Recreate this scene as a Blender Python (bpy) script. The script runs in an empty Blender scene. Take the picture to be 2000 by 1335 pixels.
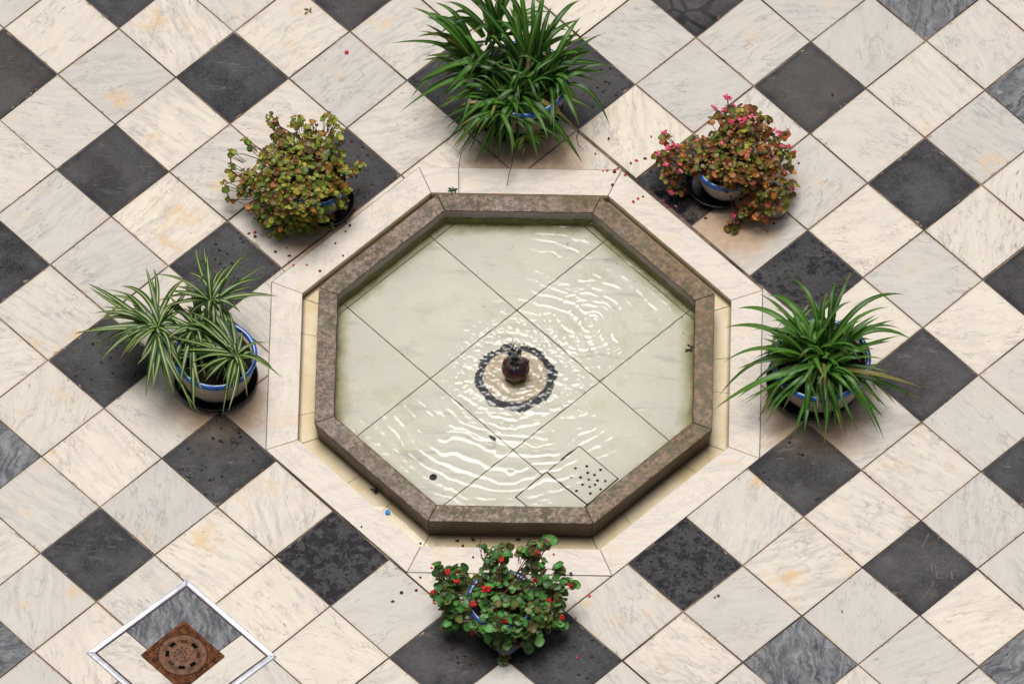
import bpy, bmesh, math, random
import numpy as np
from mathutils import Vector, Matrix

SC = bpy.context.scene
COL = SC.collection
random.seed(7)
rng = np.random.default_rng(7)

# ------------------------------------------------------------------ camera, sky, sun, exposure
CAM_C = Vector((1.04298030, -42.59170441, 61.21398817))
CAM_R = Vector((0.99976420, 0.02160605, -0.00217383))
CAM_U = Vector((-0.01650735, 0.82122119, 0.57037116))
CAM_Z = Vector((-0.01410866, 0.57020078, -0.82138421))   # viewing direction
CAM_F = 40000.0                                            # focal length in photo pixels (2000 wide)
cam = bpy.data.cameras.new('camera')
cam_o = bpy.data.objects.new('camera', cam)
COL.objects.link(cam_o)
mw = Matrix.Identity(4)
for i in range(3):
    mw[i][0] = CAM_R[i]; mw[i][1] = CAM_U[i]; mw[i][2] = -CAM_Z[i]; mw[i][3] = CAM_C[i]
cam_o.matrix_world = mw
cam.sensor_width = 36.0
cam.lens = CAM_F / 2000 * 36.0
cam.clip_start = 1.0
cam.clip_end = 2000.0
SC.camera = cam_o

SUN_EL, SUN_AZ = math.radians(75), math.radians(-18)      # azimuth from +Y (far side), positive to the right
world = bpy.data.worlds.new('World'); SC.world = world; world.use_nodes = True
wn = world.node_tree
bg = wn.nodes['Background']
sky = wn.nodes.new('ShaderNodeTexSky'); sky.sky_type = 'NISHITA'; sky.sun_disc = False
sky.sun_elevation = SUN_EL; sky.sun_rotation = SUN_AZ; sky.dust_density = 5.0; sky.ozone_density = 0.4; sky.air_density = 0.7
wn.links.new(sky.outputs[0], bg.inputs[0]); bg.inputs[1].default_value = 0.05
sun = bpy.data.lights.new('sun', 'SUN'); sun.energy = 1.5; sun.angle = math.radians(33); sun.color = (0.98, 0.98, 1.0)
sun_o = bpy.data.objects.new('sun', sun); COL.objects.link(sun_o)
sd = Vector((math.sin(SUN_AZ) * math.cos(SUN_EL), math.cos(SUN_AZ) * math.cos(SUN_EL), math.sin(SUN_EL)))
sun_o.rotation_euler = sd.to_track_quat('Z', 'Y').to_euler()
sun_o.location = (0, 0, 8)
SC.view_settings.view_transform = 'Standard'; SC.view_settings.look = 'None'
SC.view_settings.exposure = 0.64; SC.view_settings.gamma = 1.0
SC.view_settings.use_curve_mapping = False
SC.cycles.max_bounces = 10; SC.cycles.transparent_max_bounces = 12
SC.cycles.use_denoising = True
SC.cycles.caustics_refractive = True; SC.cycles.caustics_reflective = True
SC.cycles.sample_clamp_indirect = 0.0

# ------------------------------------------------------------------ helpers
def px(x, y, h=0.0):
    """a photo pixel seen at height h -> point of the courtyard"""
    d = CAM_Z + CAM_R * ((x - 1000) / CAM_F) + CAM_U * ((667.5 - y) / CAM_F)
    t = (h - CAM_C.z) / d.z
    return CAM_C + d * t

def tag(o, label=None, cat=None, group=None, kind=None):
    if label: o['label'] = label
    if cat: o['category'] = cat
    if group: o['group'] = group
    if kind: o['kind'] = kind
    return o

def empty(name, loc, label, cat, group=None):
    o = bpy.data.objects.new(name, None); COL.objects.link(o)
    o.location = loc; o.empty_display_size = 0.05
    return tag(o, label, cat, group)

class MB:
    """collects geometry for one mesh object"""
    def __init__(s):
        s.v = []; s.f = []; s.m = []; s.att = {}
    def add(s, verts, faces, mi=0, **att):
        b = len(s.v)
        s.v += [tuple(v) for v in verts]
        s.f += [tuple(b + i for i in f) for f in faces]
        s.m += [mi] * len(faces)
        for k, val in att.items():
            s.att.setdefault(k, {})
            for i in range(len(verts)):
                s.att[k][b + i] = val[i] if isinstance(val, list) else val
    def box(s, lo, hi, mi=0):
        x0, y0, z0 = lo; x1, y1, z1 = hi
        s.add([(x0,y0,z0),(x1,y0,z0),(x1,y1,z0),(x0,y1,z0),(x0,y0,z1),(x1,y0,z1),(x1,y1,z1),(x0,y1,z1)],
              [(0,3,2,1),(4,5,6,7),(0,1,5,4),(1,2,6,5),(2,3,7,6),(3,0,4,7)], mi)
    def prism(s, poly, z0, z1, mi=0, bottom=True, **att):
        n = len(poly)
        v = [(p[0], p[1], z0) for p in poly] + [(p[0], p[1], z1) for p in poly]
        f = [tuple(range(n, 2*n))] + [(i, (i+1) % n, n+(i+1) % n, n+i) for i in range(n)]
        if bottom: f.append(tuple(range(n-1, -1, -1)))
        s.add(v, f, mi, **att)
    def lathe(s, prof, c=(0, 0), n=48, mi=0, wob=0.0):
        """prof: list of (r, z) from bottom/outside; revolved round (c)"""
        k = len(prof); v = []; f = []
        for i in range(n):
            a = 2*math.pi*i/n
            w = 1 + wob*math.sin(3*a+1) + wob*math.sin(7*a)
            for r, z in prof:
                v.append((c[0]+r*w*math.cos(a), c[1]+r*w*math.sin(a), z))
        for i in range(n):
            j = (i+1) % n
            for q in range(k-1):
                f.append((i*k+q, j*k+q, j*k+q+1, i*k+q+1))
        s.add(v, f, mi)
    def tube(s, pts, r, n=5, mi=0, **att):
        pts = [Vector(p) for p in pts]; m = len(pts)
        rs = r if isinstance(r, (list, tuple)) else [r]*m
        v = []; f = []
        for i, p in enumerate(pts):
            t = (pts[min(i+1, m-1)] - pts[max(i-1, 0)])
            if t.length < 1e-9: t = Vector((0, 0, 1))
            t.normalize()
            a = t.cross(Vector((0.31, 0.2, 1))).normalized(); b = t.cross(a)
            for k in range(n):
                an = 2*math.pi*k/n
                v.append(p + (a*math.cos(an) + b*math.sin(an))*rs[i])
        for i in range(m-1):
            for k in range(n):
                f.append((i*n+k, i*n+(k+1) % n, (i+1)*n+(k+1) % n, (i+1)*n+k))
        f.append(tuple(range(n-1, -1, -1))); f.append(tuple(range((m-1)*n, m*n)))
        s.add(v, f, mi, **att)
    def ball(s, c, r, mi=0, n=8, sq=(1, 1, 1), **att):
        v = [(c[0], c[1], c[2]-r*sq[2])]; f = []
        m = max(3, n//2)
        for i in range(1, m):
            ph = -math.pi/2 + math.pi*i/m
            for k in range(n):
                a = 2*math.pi*k/n
                v.append((c[0]+r*sq[0]*math.cos(ph)*math.cos(a), c[1]+r*sq[1]*math.cos(ph)*math.sin(a), c[2]+r*sq[2]*math.sin(ph)))
        v.append((c[0], c[1], c[2]+r*sq[2])); top = len(v)-1
        for k in range(n):
            f.append((0, 1+(k+1) % n, 1+k)); f.append((top, 1+(m-2)*n+k, 1+(m-2)*n+(k+1) % n))
        for i in range(m-2):
            for k in range(n):
                f.append((1+i*n+k, 1+i*n+(k+1) % n, 1+(i+1)*n+(k+1) % n, 1+(i+1)*n+k))
        s.add(v, f, mi, **att)
    def build(s, name, mats, parent=None, loc=(0, 0, 0), smooth=False, bevel=0.0):
        if not isinstance(mats, (list, tuple)): mats = [mats]
        me = bpy.data.meshes.new(name)
        L = Vector(loc)
        me.from_pydata([(v[0]-L.x, v[1]-L.y, v[2]-L.z) for v in s.v], [], s.f)
        for m in mats: me.materials.append(m)
        me.polygons.foreach_set('material_index', s.m)
        if smooth: me.polygons.foreach_set('use_smooth', [True]*len(s.f))
        for k, d in s.att.items():
            any_v = next(iter(d.values()))
            if isinstance(any_v, (tuple, list)):
                a = me.color_attributes.new(k, 'FLOAT_COLOR', 'POINT')
                for i in range(len(s.v)):
                    c = d.get(i, (0, 0, 0, 1)); a.data[i].color = c if len(c) == 4 else (*c, 1)
            else:
                a = me.attributes.new(k, 'FLOAT', 'POINT')
                for i in range(len(s.v)): a.data[i].value = d.get(i, 0.0)
        me.validate(); me.update()
        if bevel:
            bm = bmesh.new(); bm.from_mesh(me)
            es = [e for e in bm.edges if len(e.link_faces) == 2 and e.calc_face_angle(0) > 0.5]
            bmesh.ops.bevel(bm, geom=es, offset=bevel, segments=2, affect='EDGES', profile=0.6)
            bm.to_mesh(me); bm.free()
        o = bpy.data.objects.new(name, me); COL.objects.link(o)
        if parent:
            o.parent = parent; 
            pl = Vector((0, 0, 0)); p = parent
            while p is not None: pl = pl + p.location; p = p.parent
            o.location = L - pl
        else: o.location = L
        return o

def roughen(o, amp, cuts=22):
    me = o.data; bm = bmesh.new(); bm.from_mesh(me)
    es = [e for e in bm.edges if e.calc_length() > 0.2]
    bmesh.ops.subdivide_edges(bm, edges=es, cuts=cuts, use_grid_fill=True)
    from mathutils import noise as mn
    off = o.location
    for v in bm.verts:
        p = (v.co+off)*28; d = mn.noise_vector(p)*amp + mn.noise_vector(p*3.1)*amp*.6
        v.co += Vector((d.x, d.y, d.z*.35))
    bm.to_mesh(me); bm.free()

def origin_of(o):
    l = Vector((0, 0, 0))
    while o is not None: l = l + o.location; o = o.parent
    return l

# ------------------------------------------------------------------ node helper
class NT:
    def __init__(s, name):
        s.mat = bpy.data.materials.new(name); s.mat.use_nodes = True
        s.t = s.mat.node_tree; s.t.nodes.clear()
        s.out = s.n('ShaderNodeOutputMaterial')
    def n(s, typ, **kw):
        nd = s.t.nodes.new(typ)
        for k, v in kw.items(): setattr(nd, k, v)
        return nd
    def link(s, a, b): s.t.links.new(a, b)
    def setin(s, nd, i, v):
        if v is None: return
        if hasattr(v, 'is_linked') or isinstance(v, bpy.types.NodeSocket): s.link(v, nd.inputs[i])
        else:
            inp = nd.inputs[i]
            if hasattr(inp.default_value, '__len__') and not hasattr(v, '__len__'): v = [v]*len(inp.default_value)
            if hasattr(v, '__len__') and len(v) == 3 and len(inp.default_value) == 4: v = (*v, 1)
            inp.default_value = v
    def math(s, op, a, b=None, c=None, clamp=False):
        nd = s.n('ShaderNodeMath', operation=op, use_clamp=clamp)
        s.setin(nd, 0, a); s.setin(nd, 1, b); s.setin(nd, 2, c)
        return nd.outputs[0]
    def vmath(s, op, a, b=None):
        nd = s.n('ShaderNodeVectorMath', operation=op); s.setin(nd, 0, a); s.setin(nd, 1, b)
        return nd.outputs[0]
    def attr(s, name, out='Fac'):
        nd = s.n('ShaderNodeAttribute', attribute_name=name); return nd.outputs[out]
    def pos(s): return s.n('ShaderNodeNewGeometry').outputs['Position']
    def obj(s): return s.n('ShaderNodeTexCoord').outputs['Object']
    def noise(s, vec, scale, detail=3, rough=0.55, dist=0.0, col=False):
        nd = s.n('ShaderNodeTexNoise'); s.setin(nd, 'Vector', vec); s.setin(nd, 'Scale', scale)
        s.setin(nd, 'Detail', detail); s.setin(nd, 'Roughness', rough); s.setin(nd, 'Distortion', dist)
        return nd.outputs['Color' if col else 'Fac']
    def voro(s, vec, scale, feat='F1', rand=1.0, out='Distance'):
        nd = s.n('ShaderNodeTexVoronoi', feature=feat); s.setin(nd, 'Vector', vec); s.setin(nd, 'Scale', scale); s.setin(nd, 'Randomness', rand)
        return nd.outputs[out]
    def ss(s, v, lo, hi, a=0.0, b=1.0):
        nd = s.n('ShaderNodeMapRange', interpolation_type='SMOOTHSTEP'); s.setin(nd, 0, v)
        s.setin(nd, 1, lo); s.setin(nd, 2, hi); s.setin(nd, 3, a); s.setin(nd, 4, b); return nd.outputs[0]
    def mix(s, f, a, b, mode='MIX'):
        nd = s.n('ShaderNodeMix', data_type='RGBA', blend_type=mode); nd.clamp_factor = True
        s.setin(nd, 0, f); s.setin(nd, 6, a); s.setin(nd, 7, b); return nd.outputs[2]
    def map(s, vec, rot=None, scale=None, loc=None):
        nd = s.n('ShaderNodeMapping'); s.setin(nd, 0, vec)
        s.setin(nd, 1, loc); s.setin(nd, 2, rot); s.setin(nd, 3, scale); return nd.outputs[0]
    def comb(s, x, y, z):
        nd = s.n('ShaderNodeCombineXYZ'); s.setin(nd, 0, x); s.setin(nd, 1, y); s.setin(nd, 2, z); return nd.outputs[0]
    def sep(s, v):
        nd = s.n('ShaderNodeSeparateXYZ'); s.setin(nd, 0, v); return nd.outputs
    def bump(s, h, strength=0.3, dist=0.002, normal=None):
        nd = s.n('ShaderNodeBump'); s.setin(nd, 'Strength', strength); s.setin(nd, 'Distance', dist); s.setin(nd, 'Height', h)
        if normal is not None: s.link(normal, nd.inputs['Normal'])
        return nd.outputs[0]
    def bsdf(s, col, rough=0.5, spec=0.5, metal=0.0, normal=None, coat=None, **kw):
        nd = s.n('ShaderNodeBsdfPrincipled')
        s.setin(nd, 'Base Color', col); s.setin(nd, 'Roughness', rough); s.setin(nd, 'Specular IOR Level', spec); s.setin(nd, 'Metallic', metal)
        if normal is not None: s.link(normal, nd.inputs['Normal'])
        if coat is not None: s.setin(nd, 'Coat Weight', coat)
        for k, v in kw.items(): s.setin(nd, k.replace('_', ' '), v)
        return nd.outputs[0]
    def done(s, sh): s.link(sh, s.out.inputs[0]); return s.mat

# ------------------------------------------------------------------ materials
def marble_nodes(n, P, ang, tone, rnd):
    """pale marble colour: P vector already offset per slab; ang rotation socket/value"""
    R = n.n('ShaderNodeVectorRotate', rotation_type='Z_AXIS'); n.setin(R, 'Vector', P); n.setin(R, 'Angle', ang)
    V = R.outputs[0]
    warp = n.noise(V, 5, 3, 0.6, col=True)
    Vw = n.vmath('ADD', V, n.vmath('SCALE', warp, None)); 
    sc = Vw.node.inputs[1].links[0].from_node; sc.inputs['Scale'].default_value = 0.06
    st = n.map(Vw, scale=(3.0, 22.0, 3.0))
    streak = n.noise(st, 2.0, 6, 0.65)                        # soft banding along one direction
    cloud = n.noise(V, 7.0, 5, 0.6)
    vein = n.math('ABSOLUTE', n.math('SUBTRACT', n.noise(n.map(Vw, scale=(1.2, 3.5, 1)), 3.2, 5, 0.6, 0.3), 0.5))
    veinm = n.math('MULTIPLY', n.ss(vein, 0.0, 0.022, 1, 0), n.ss(n.noise(V, 6.0, 2), 0.46, 0.62))
    finest = n.map(Vw, scale=(7, 42, 7))
    flecks = n.math('MULTIPLY', n.ss(n.noise(finest, 3.0, 5, 0.65), 0.57, 0.68), n.ss(n.noise(V, 8, 4), 0.47, 0.66))
    speck = n.ss(n.noise(V, 210, 2, 0.5), 0.70, 0.78)
    stain = n.math('MULTIPLY', n.ss(n.noise(n.vmath('ADD', V, (3.1, 7.7, 1.0)), 6.5, 4, 0.65), 0.56, 0.74), n.ss(rnd, 0.1, 0.8, 0.3, 1.2))
    base = n.mix(tone, (0.54, 0.51, 0.44), (0.77, 0.68, 0.53))
    base = n.mix(n.ss(streak, 0.42, 0.74, 0.0, n.math('ADD', 0.25, n.math('MULTIPLY', rnd, 0.6))), base, n.mix(0.8, base, (0.32, 0.31, 0.29)))
    base = n.mix(n.ss(cloud, 0.4, 0.75, 0, 0.45), base, (0.70, 0.635, 0.54))
    base = n.mix(n.math('MULTIPLY', stain, 0.8), base, (0.70, 0.47, 0.22))
    base = n.mix(n.math('MULTIPLY', veinm, 0.5), base, (0.24, 0.23, 0.21))
    base = n.mix(n.math('MULTIPLY', flecks, 0.85), base, (0.17, 0.16, 0.145))
    base = n.mix(n.math('MULTIPLY', speck, 0.5), base, (0.25, 0.22, 0.18))
    pit = n.math('MULTIPLY', n.ss(n.voro(V, 26, 'F1'), 0.035, 0.07, 0.75, 0.0), n.ss(n.noise(V, 13, 2), 0.52, 0.58))
    base = n.mix(pit, base, (0.13, 0.10, 0.075))
    smud = n.math('MULTIPLY', n.ss(n.noise(n.map(V, scale=(1, 1.8, 1)), 15, 6, 0.75), 0.48, 0.70), n.math('ADD', 0.22, n.math('MULTIPLY', n.math('FRACT', n.math('MULTIPLY', rnd, 3.7)), 0.35)))
    base = n.mix(smud, base, (0.40, 0.36, 0.30))
    thin = n.math('ABSOLUTE', n.math('SUBTRACT', n.noise(n.map(n.vmath('ADD', V, (5.0, 2.0, 0.0)), scale=(1.0, 2.2, 1)), 4.2, 8, 0.62), 0.5))
    base = n.mix(n.math('MULTIPLY', n.ss(thin, 0.0, 0.012, 0.55, 0.0), n.ss(n.noise(V, 5.0, 2), 0.5, 0.6)), base, (0.26, 0.22, 0.17))
    return base, cloud

STAIN_SHADE = [(1.10, -0.37, .15), (-1.06, -0.39, .13), (0.03, 0.73, .16), (-0.72, 0.40, .12), (0.78, 0.45, .12)]
def make_floor_mat():
    n = NT('courtyard_tiles')
    kind, wet, tone, rnd = n.attr('kind'), n.attr('wet'), n.attr('tone'), n.attr('rnd')
    crack = n.attr('crack')
    tuv = n.attr('tuv', 'Vector')
    P0 = n.pos()
    off = n.comb(n.math('MULTIPLY', rnd, 37.0), n.math('MULTIPLY', rnd, 91.0), n.math('MULTIPLY', rnd, 53.0))
    P = n.vmath('ADD', P0, off)
    ang = n.math('MULTIPLY', n.math('FRACT', n.math('MULTIPLY', rnd, 17.3)), 6.283)
    white, cloud = marble_nodes(n, P, ang, tone, n.math('FRACT', n.math('MULTIPLY', rnd, 7.7)))
    # ---- slate
    sl_n = n.noise(P, 9, 6, 0.7)
    slate = n.mix(n.ss(sl_n, 0.36, 0.68), (0.009, 0.0098, 0.0112), (0.046, 0.045, 0.043))
    slate = n.mix(tone, slate, n.mix(0.6, slate, (0.075, 0.056, 0.042)))
    fine = n.noise(P, 120, 4, 0.7)
    slate = n.mix(n.ss(fine, 0.40, 0.72, 0.0, 0.75), slate, (0.075, 0.072, 0.068))
    scuff = n.math('MULTIPLY', n.ss(n.noise(n.map(P, rot=(0, 0, 0.7), scale=(6, 26, 6)), 2.5, 5, 0.65), 0.55, 0.72), n.ss(n.noise(P, 11, 2), 0.42, 0.62))
    slate = n.mix(n.math('MULTIPLY', scuff, 0.6), slate, (0.17, 0.16, 0.145))
    scr = n.voro(n.map(P, rot=(0, 0, 1.1), scale=(3, 50, 3)), 3.0, 'F1')
    slate = n.mix(n.ss(scr, 0.0, 0.035, 0.22, 0.0), slate, (0.15, 0.14, 0.13))
    dots = n.voro(P, 38, 'F1')
    slate = n.mix(n.ss(dots, 0.03, 0.05, 0.55, 0.0), slate, (0.30, 0.28, 0.25))
    # ---- grey veined dark marble
    R = n.n('ShaderNodeVectorRotate', rotation_type='Z_AXIS'); n.setin(R, 'Vector', P); n.setin(R, 'Angle', ang)
    gv = n.map(n.vmath('ADD', R.outputs[0], n.vmath('MULTIPLY', n.noise(R.outputs[0], 9, 4, 0.6, col=True), (0.12, 0.12, 0.12))), scale=(5, 26, 5))
    g1 = n.noise(gv, 2.2, 7, 0.7)
    grey = n.mix(n.ss(g1, 0.32, 0.72), (0.045, 0.050, 0.056), (0.27, 0.272, 0.27))
    grey = n.mix(n.ss(n.noise(gv, 4.4, 5, 0.7), 0.62, 0.8, 0, 0.7), grey, (0.62, 0.60, 0.56))
    # ---- tile edge distance
    x, y = n.sep(tuv)[0], n.sep(tuv)[1]
    ex = n.math('MINIMUM', x, n.math('SUBTRACT', 1.0, x)); ey = n.math('MINIMUM', y, n.math('SUBTRACT', 1.0, y))
    ed = n.math('MINIMUM', ex, ey)
    k1 = n.ss(kind, 0.4, 0.6); k2 = n.ss(kind, 1.4, 1.6)
    slate_e = n.mix(n.ss(n.math('ADD', ed, n.math('MULTIPLY', n.noise(P, 18, 3), 0.05)), 0.02, 0.13, 0.75, 0.0), slate, (0.012, 0.015, 0.022))
    dark = n.mix(k2, slate_e, grey)
    dry = n.mix(k1, n.mix(n.ss(ed, 0.0, 0.05, 0.28, 0.0), white, (0.50, 0.40, 0.30)), dark)
    # walked-in dirt over the whole yard
    dirt = n.ss(n.noise(P0, 1.7, 5, 0.6), 0.42, 0.72, 0.0, 0.2)
    dry = n.mix(n.math('MULTIPLY', dirt, n.math('SUBTRACT', 1.0, k1)), dry, (0.47, 0.42, 0.36))
    # water stains round the pots with part of their shade painted in
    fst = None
    for (sx, sy, sr) in STAIN_SHADE:
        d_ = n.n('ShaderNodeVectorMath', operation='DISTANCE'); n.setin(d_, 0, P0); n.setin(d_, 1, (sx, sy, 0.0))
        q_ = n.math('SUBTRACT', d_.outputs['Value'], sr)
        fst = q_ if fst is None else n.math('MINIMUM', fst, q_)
    stn_shade = n.ss(n.math('ADD', fst, n.math('MULTIPLY', n.noise(P0, 12, 5, 0.65), 0.16)), 0.05, 0.20, 0.85, 0.0)
    dry = n.mix(n.math('MULTIPLY', stn_shade, n.math('SUBTRACT', 1.0, n.math('MULTIPLY', k1, 0.8))), dry, n.mix(n.noise(P0, 40, 4), (0.30, 0.17, 0.075), (0.62, 0.43, 0.25)))
    # ---- wet patches and drip marks on the dark tiles
    wn1 = n.noise(P, 22, 8, 0.8, 0.1)
    wetm = n.ss(n.math('ADD', wn1, n.math('MULTIPLY', wet, 0.36)), 0.66, 0.86)
    drop = n.math('MULTIPLY', n.ss(n.voro(P, 33, 'F1'), 0.20, 0.26, 1, 0), n.ss(n.math('ADD', n.noise(P, 8, 2), n.math('MULTIPLY', wet, 0.5)), 0.62, 0.72))
    sq = n.math('ABSOLUTE', n.math('SUBTRACT', n.noise(P, 46, 2, 0.5, 1.6), 0.5))
    squig = n.math('MULTIPLY', n.ss(sq, 0.006, 0.02, 1, 0), n.ss(n.math('ADD', n.noise(P, 14, 3), n.math('MULTIPLY', wet, 0.36)), 0.62, 0.74))
    W = n.math('MULTIPLY', n.math('MAXIMUM', wetm, n.math('MAXIMUM', drop, squig)), n.ss(wet, 0.02, 0.1))
    Wk = n.math('MULTIPLY', W, k1)
    # cracks through the broken tile
    ck = n.voro(P, 6.0, 'DISTANCE_TO_EDGE', 1.0)
    ckm = n.math('MULTIPLY', n.ss(ck, 0.015, 0.05, 1, 0), crack)
    col = n.mix(n.math('MULTIPLY', Wk, 0.8), dry, (0.006, 0.007, 0.010))
    col = n.mix(ckm, col, (0.006, 0.006, 0.006))
    # chipped edges filled with sandy mortar
    chn = n.noise(P, 19, 5, 0.7)
    chip = n.ss(n.math('SUBTRACT', ed, n.math('MULTIPLY', n.ss(chn, 0.57, 0.84), 0.10)), -0.001, 0.004, 1, 0)
    mort = n.mix(n.noise(P, 150, 3), (0.16, 0.11, 0.075), (0.42, 0.33, 0.23))
    col = n.mix(n.math('MULTIPLY', chip, 0.85), col, mort)
    rough = n.mix(k1, n.ss(cloud, 0.3, 0.8, 0.36, 0.55), n.ss(n.noise(P, 5, 6, 0.7), 0.36, 0.66, 0.36, 0.7))
    rough = n.mix(Wk, rough, 0.07)
    h = n.math('ADD', n.math('MULTIPLY', n.noise(P, 60, 4, 0.65), n.math('MULTIPLY', k1, 1.0)), n.math('MULTIPLY', cloud, 0.5))
    h = n.math('ADD', h, n.math('MULTIPLY', chip, -2.0))
    h = n.math('ADD', n.math('MULTIPLY', h, n.math('SUBTRACT', 1.0, Wk)), n.math('MULTIPLY', Wk, 1.0))
    nb = n.bump(h, 0.35, 0.0012)
    return n.done(n.bsdf(col, rough, n.mix(k1, (0.4,)*3, (0.24,)*3), normal=nb))

def make_grout():
    n = NT('joint_mortar'); P = n.pos()
    c = n.mix(n.ss(n.noise(P, 5, 4), 0.35, 0.7), (0.055, 0.040, 0.030), (0.36, 0.27, 0.19))
    c = n.mix(n.ss(n.noise(P, 90, 3), 0.4, 0.8, 0, 0.6), c, (0.05, 0.04, 0.03))
    return n.done(n.bsdf(c, 0.9, 0.2))

def make_border():
    n = NT('border_marble'); rnd = n.n('ShaderNodeObjectInfo').outputs['Random']
    P = n.vmath('ADD', n.pos(), n.comb(n.math('MULTIPLY', rnd, 31.0), n.math('MULTIPLY', rnd, 57.0), 0.0))
    ang = n.math('MULTIPLY', rnd, 6.28)
    w, cloud = marble_nodes(n, P, ang, 0.72, 0.55)
    ora = n.ss(n.noise(n.map(P, scale=(2, 5, 2)), 2.4, 4, 0.6, 0.8), 0.56, 0.74, 0, 0.55)
    w = n.mix(0.45, w, (0.76, 0.665, 0.54))
    w = n.mix(ora, w, (0.74, 0.49, 0.26))
    gre = n.math('ABSOLUTE', n.math('SUBTRACT', n.noise(n.map(P, scale=(1.2, 4, 1)), 3.0, 4, 0.6, 1.0), 0.5))
    w = n.mix(n.ss(gre, 0.0, 0.03, 0.4, 0.0), w, (0.45, 0.42, 0.39))
    z = n.sep(n.pos())[2]
    w = n.mix(n.ss(z, -0.022, -0.004, 0.8, 0.0), w, (0.16, 0.115, 0.05))       # slime line of the gutter
    nb = n.bump(cloud, 0.12, 0.001)
    return n.done(n.bsdf(w, 0.28, 0.5, normal=nb))

OCT_C = Vector((0.005, -0.222, 0))
def oct_dist(n, P):
    q = n.vmath('SUBTRACT', P, tuple(OCT_C)); s = n.sep(q)
    ax = n.math('ABSOLUTE', s[0]); ay = n.math('ABSOLUTE', s[1])
    d = n.math('MULTIPLY', n.math('ADD', ax, ay), 0.70711)
    return n.math('MAXIMUM', n.math('MAXIMUM', ax, ay), d)

def make_rim():
    n = NT('travertine_rim'); P = n.pos(); s = n.sep(P)
    grain = n.noise(P, 70, 6, 0.78); big = n.noise(P, 6, 4, 0.6)
    c = n.mix(n.ss(grain, 0.36, 0.66), (0.070, 0.044, 0.027), (0.42, 0.30, 0.20))
    c = n.mix(n.ss(n.noise(P, 210, 2), 0.6, 0.75, 0, 0.6), c, (0.05, 0.036, 0.03))
    c = n.mix(n.ss(n.noise(P, 160, 2), 0.66, 0.76, 0, 0.7), c, (0.50, 0.43, 0.36))
    orr = n.n('ShaderNodeObjectInfo').outputs['Random']
    c = n.mix(n.ss(orr, 0.0, 1.0, 0.0, 0.45), c, n.mix(0.6, c, (0.10, 0.065, 0.045)))
    c = n.mix(n.ss(n.noise(P, 9, 6, 0.75), 0.52, 0.72, 0, 0.6), c, n.mix(0.5, c, (0.42, 0.36, 0.30)))
    c = n.mix(n.ss(n.noise(n.vmath('ADD', P, (4.0, 1.0, 0.0)), 13, 6, 0.75), 0.52, 0.68, 0, 0.7), c, (0.06, 0.040, 0.022))
    c = n.mix(n.math('MULTIPLY', n.ss(n.voro(P, 70, 'F1'), 0.10, 0.22, 0.8, 0.0), n.ss(n.noise(P, 18, 3), 0.45, 0.6)), c, (0.03, 0.019, 0.010))
    # rusty growth, mostly on the right where the splashes land
    right = n.ss(n.math('ADD', s[0], n.math('MULTIPLY', s[1], 0.15)), 0.0, 0.5)
    rust = n.math('MULTIPLY', n.ss(n.noise(P, 16, 5, 0.7), 0.28, 0.46), right)
    c = n.mix(n.math('MULTIPLY', rust, 0.82), c, n.mix(n.ss(n.noise(P, 55, 5, 0.75), 0.35, 0.65), (0.05, 0.026, 0.006), (0.27, 0.155, 0.045)))
    moss = n.ss(n.math('ADD', n.noise(P, 26, 5, 0.7), n.math('MULTIPLY', n.noise(P, 4, 2), 0.3)), 0.65, 0.73)
    c = n.mix(n.math('MULTIPLY', moss, 0.85), c, n.mix(n.noise(P, 70, 2), (0.035, 0.024, 0.008), (0.13, 0.11, 0.025)))
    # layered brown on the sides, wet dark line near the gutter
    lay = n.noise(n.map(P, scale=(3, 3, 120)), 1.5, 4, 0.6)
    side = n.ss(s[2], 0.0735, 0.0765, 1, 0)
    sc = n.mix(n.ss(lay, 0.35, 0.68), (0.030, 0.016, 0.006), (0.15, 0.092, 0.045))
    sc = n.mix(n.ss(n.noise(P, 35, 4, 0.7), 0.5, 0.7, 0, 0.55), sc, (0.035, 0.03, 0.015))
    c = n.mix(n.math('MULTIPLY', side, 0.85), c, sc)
    nb = n.bump(n.math('ADD', grain, n.math('MULTIPLY', n.noise(P, 260, 2), 0.5)), 0.5, 0.0016)
    return n.done(n.bsdf(c, n.ss(big, 0.3, 0.7, 0.42, 0.62), 0.5, normal=nb))

def make_basin_wall():
    n = NT('basin_wall_slime'); P = n.pos(); z = n.sep(P)[2]
    up = n.mix(n.noise(P, 60, 4, 0.7), (0.20, 0.165, 0.135), (0.38, 0.315, 0.265))
    g = n.mix(n.noise(P, 28, 5, 0.7), (0.030, 0.034, 0.006), (0.20, 0.19, 0.04))
    zz = n.math('ADD', z, n.math('MULTIPLY', n.math('SUBTRACT', n.noise(P, 22, 4), 0.5), 0.03))
    c = n.mix(n.ss(zz, 0.032, 0.044, 1, 0), up, g)
    c = n.mix(n.math('MULTIPLY', n.ss(n.noise(n.map(P, scale=(1, 1, 3)), 30, 4), 0.54, 0.66), n.ss(zz, 0.035, 0.06, 1, 0)), c, (0.012, 0.013, 0.008))
    return n.done(n.bsdf(c, 0.35, 0.5))

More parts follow.
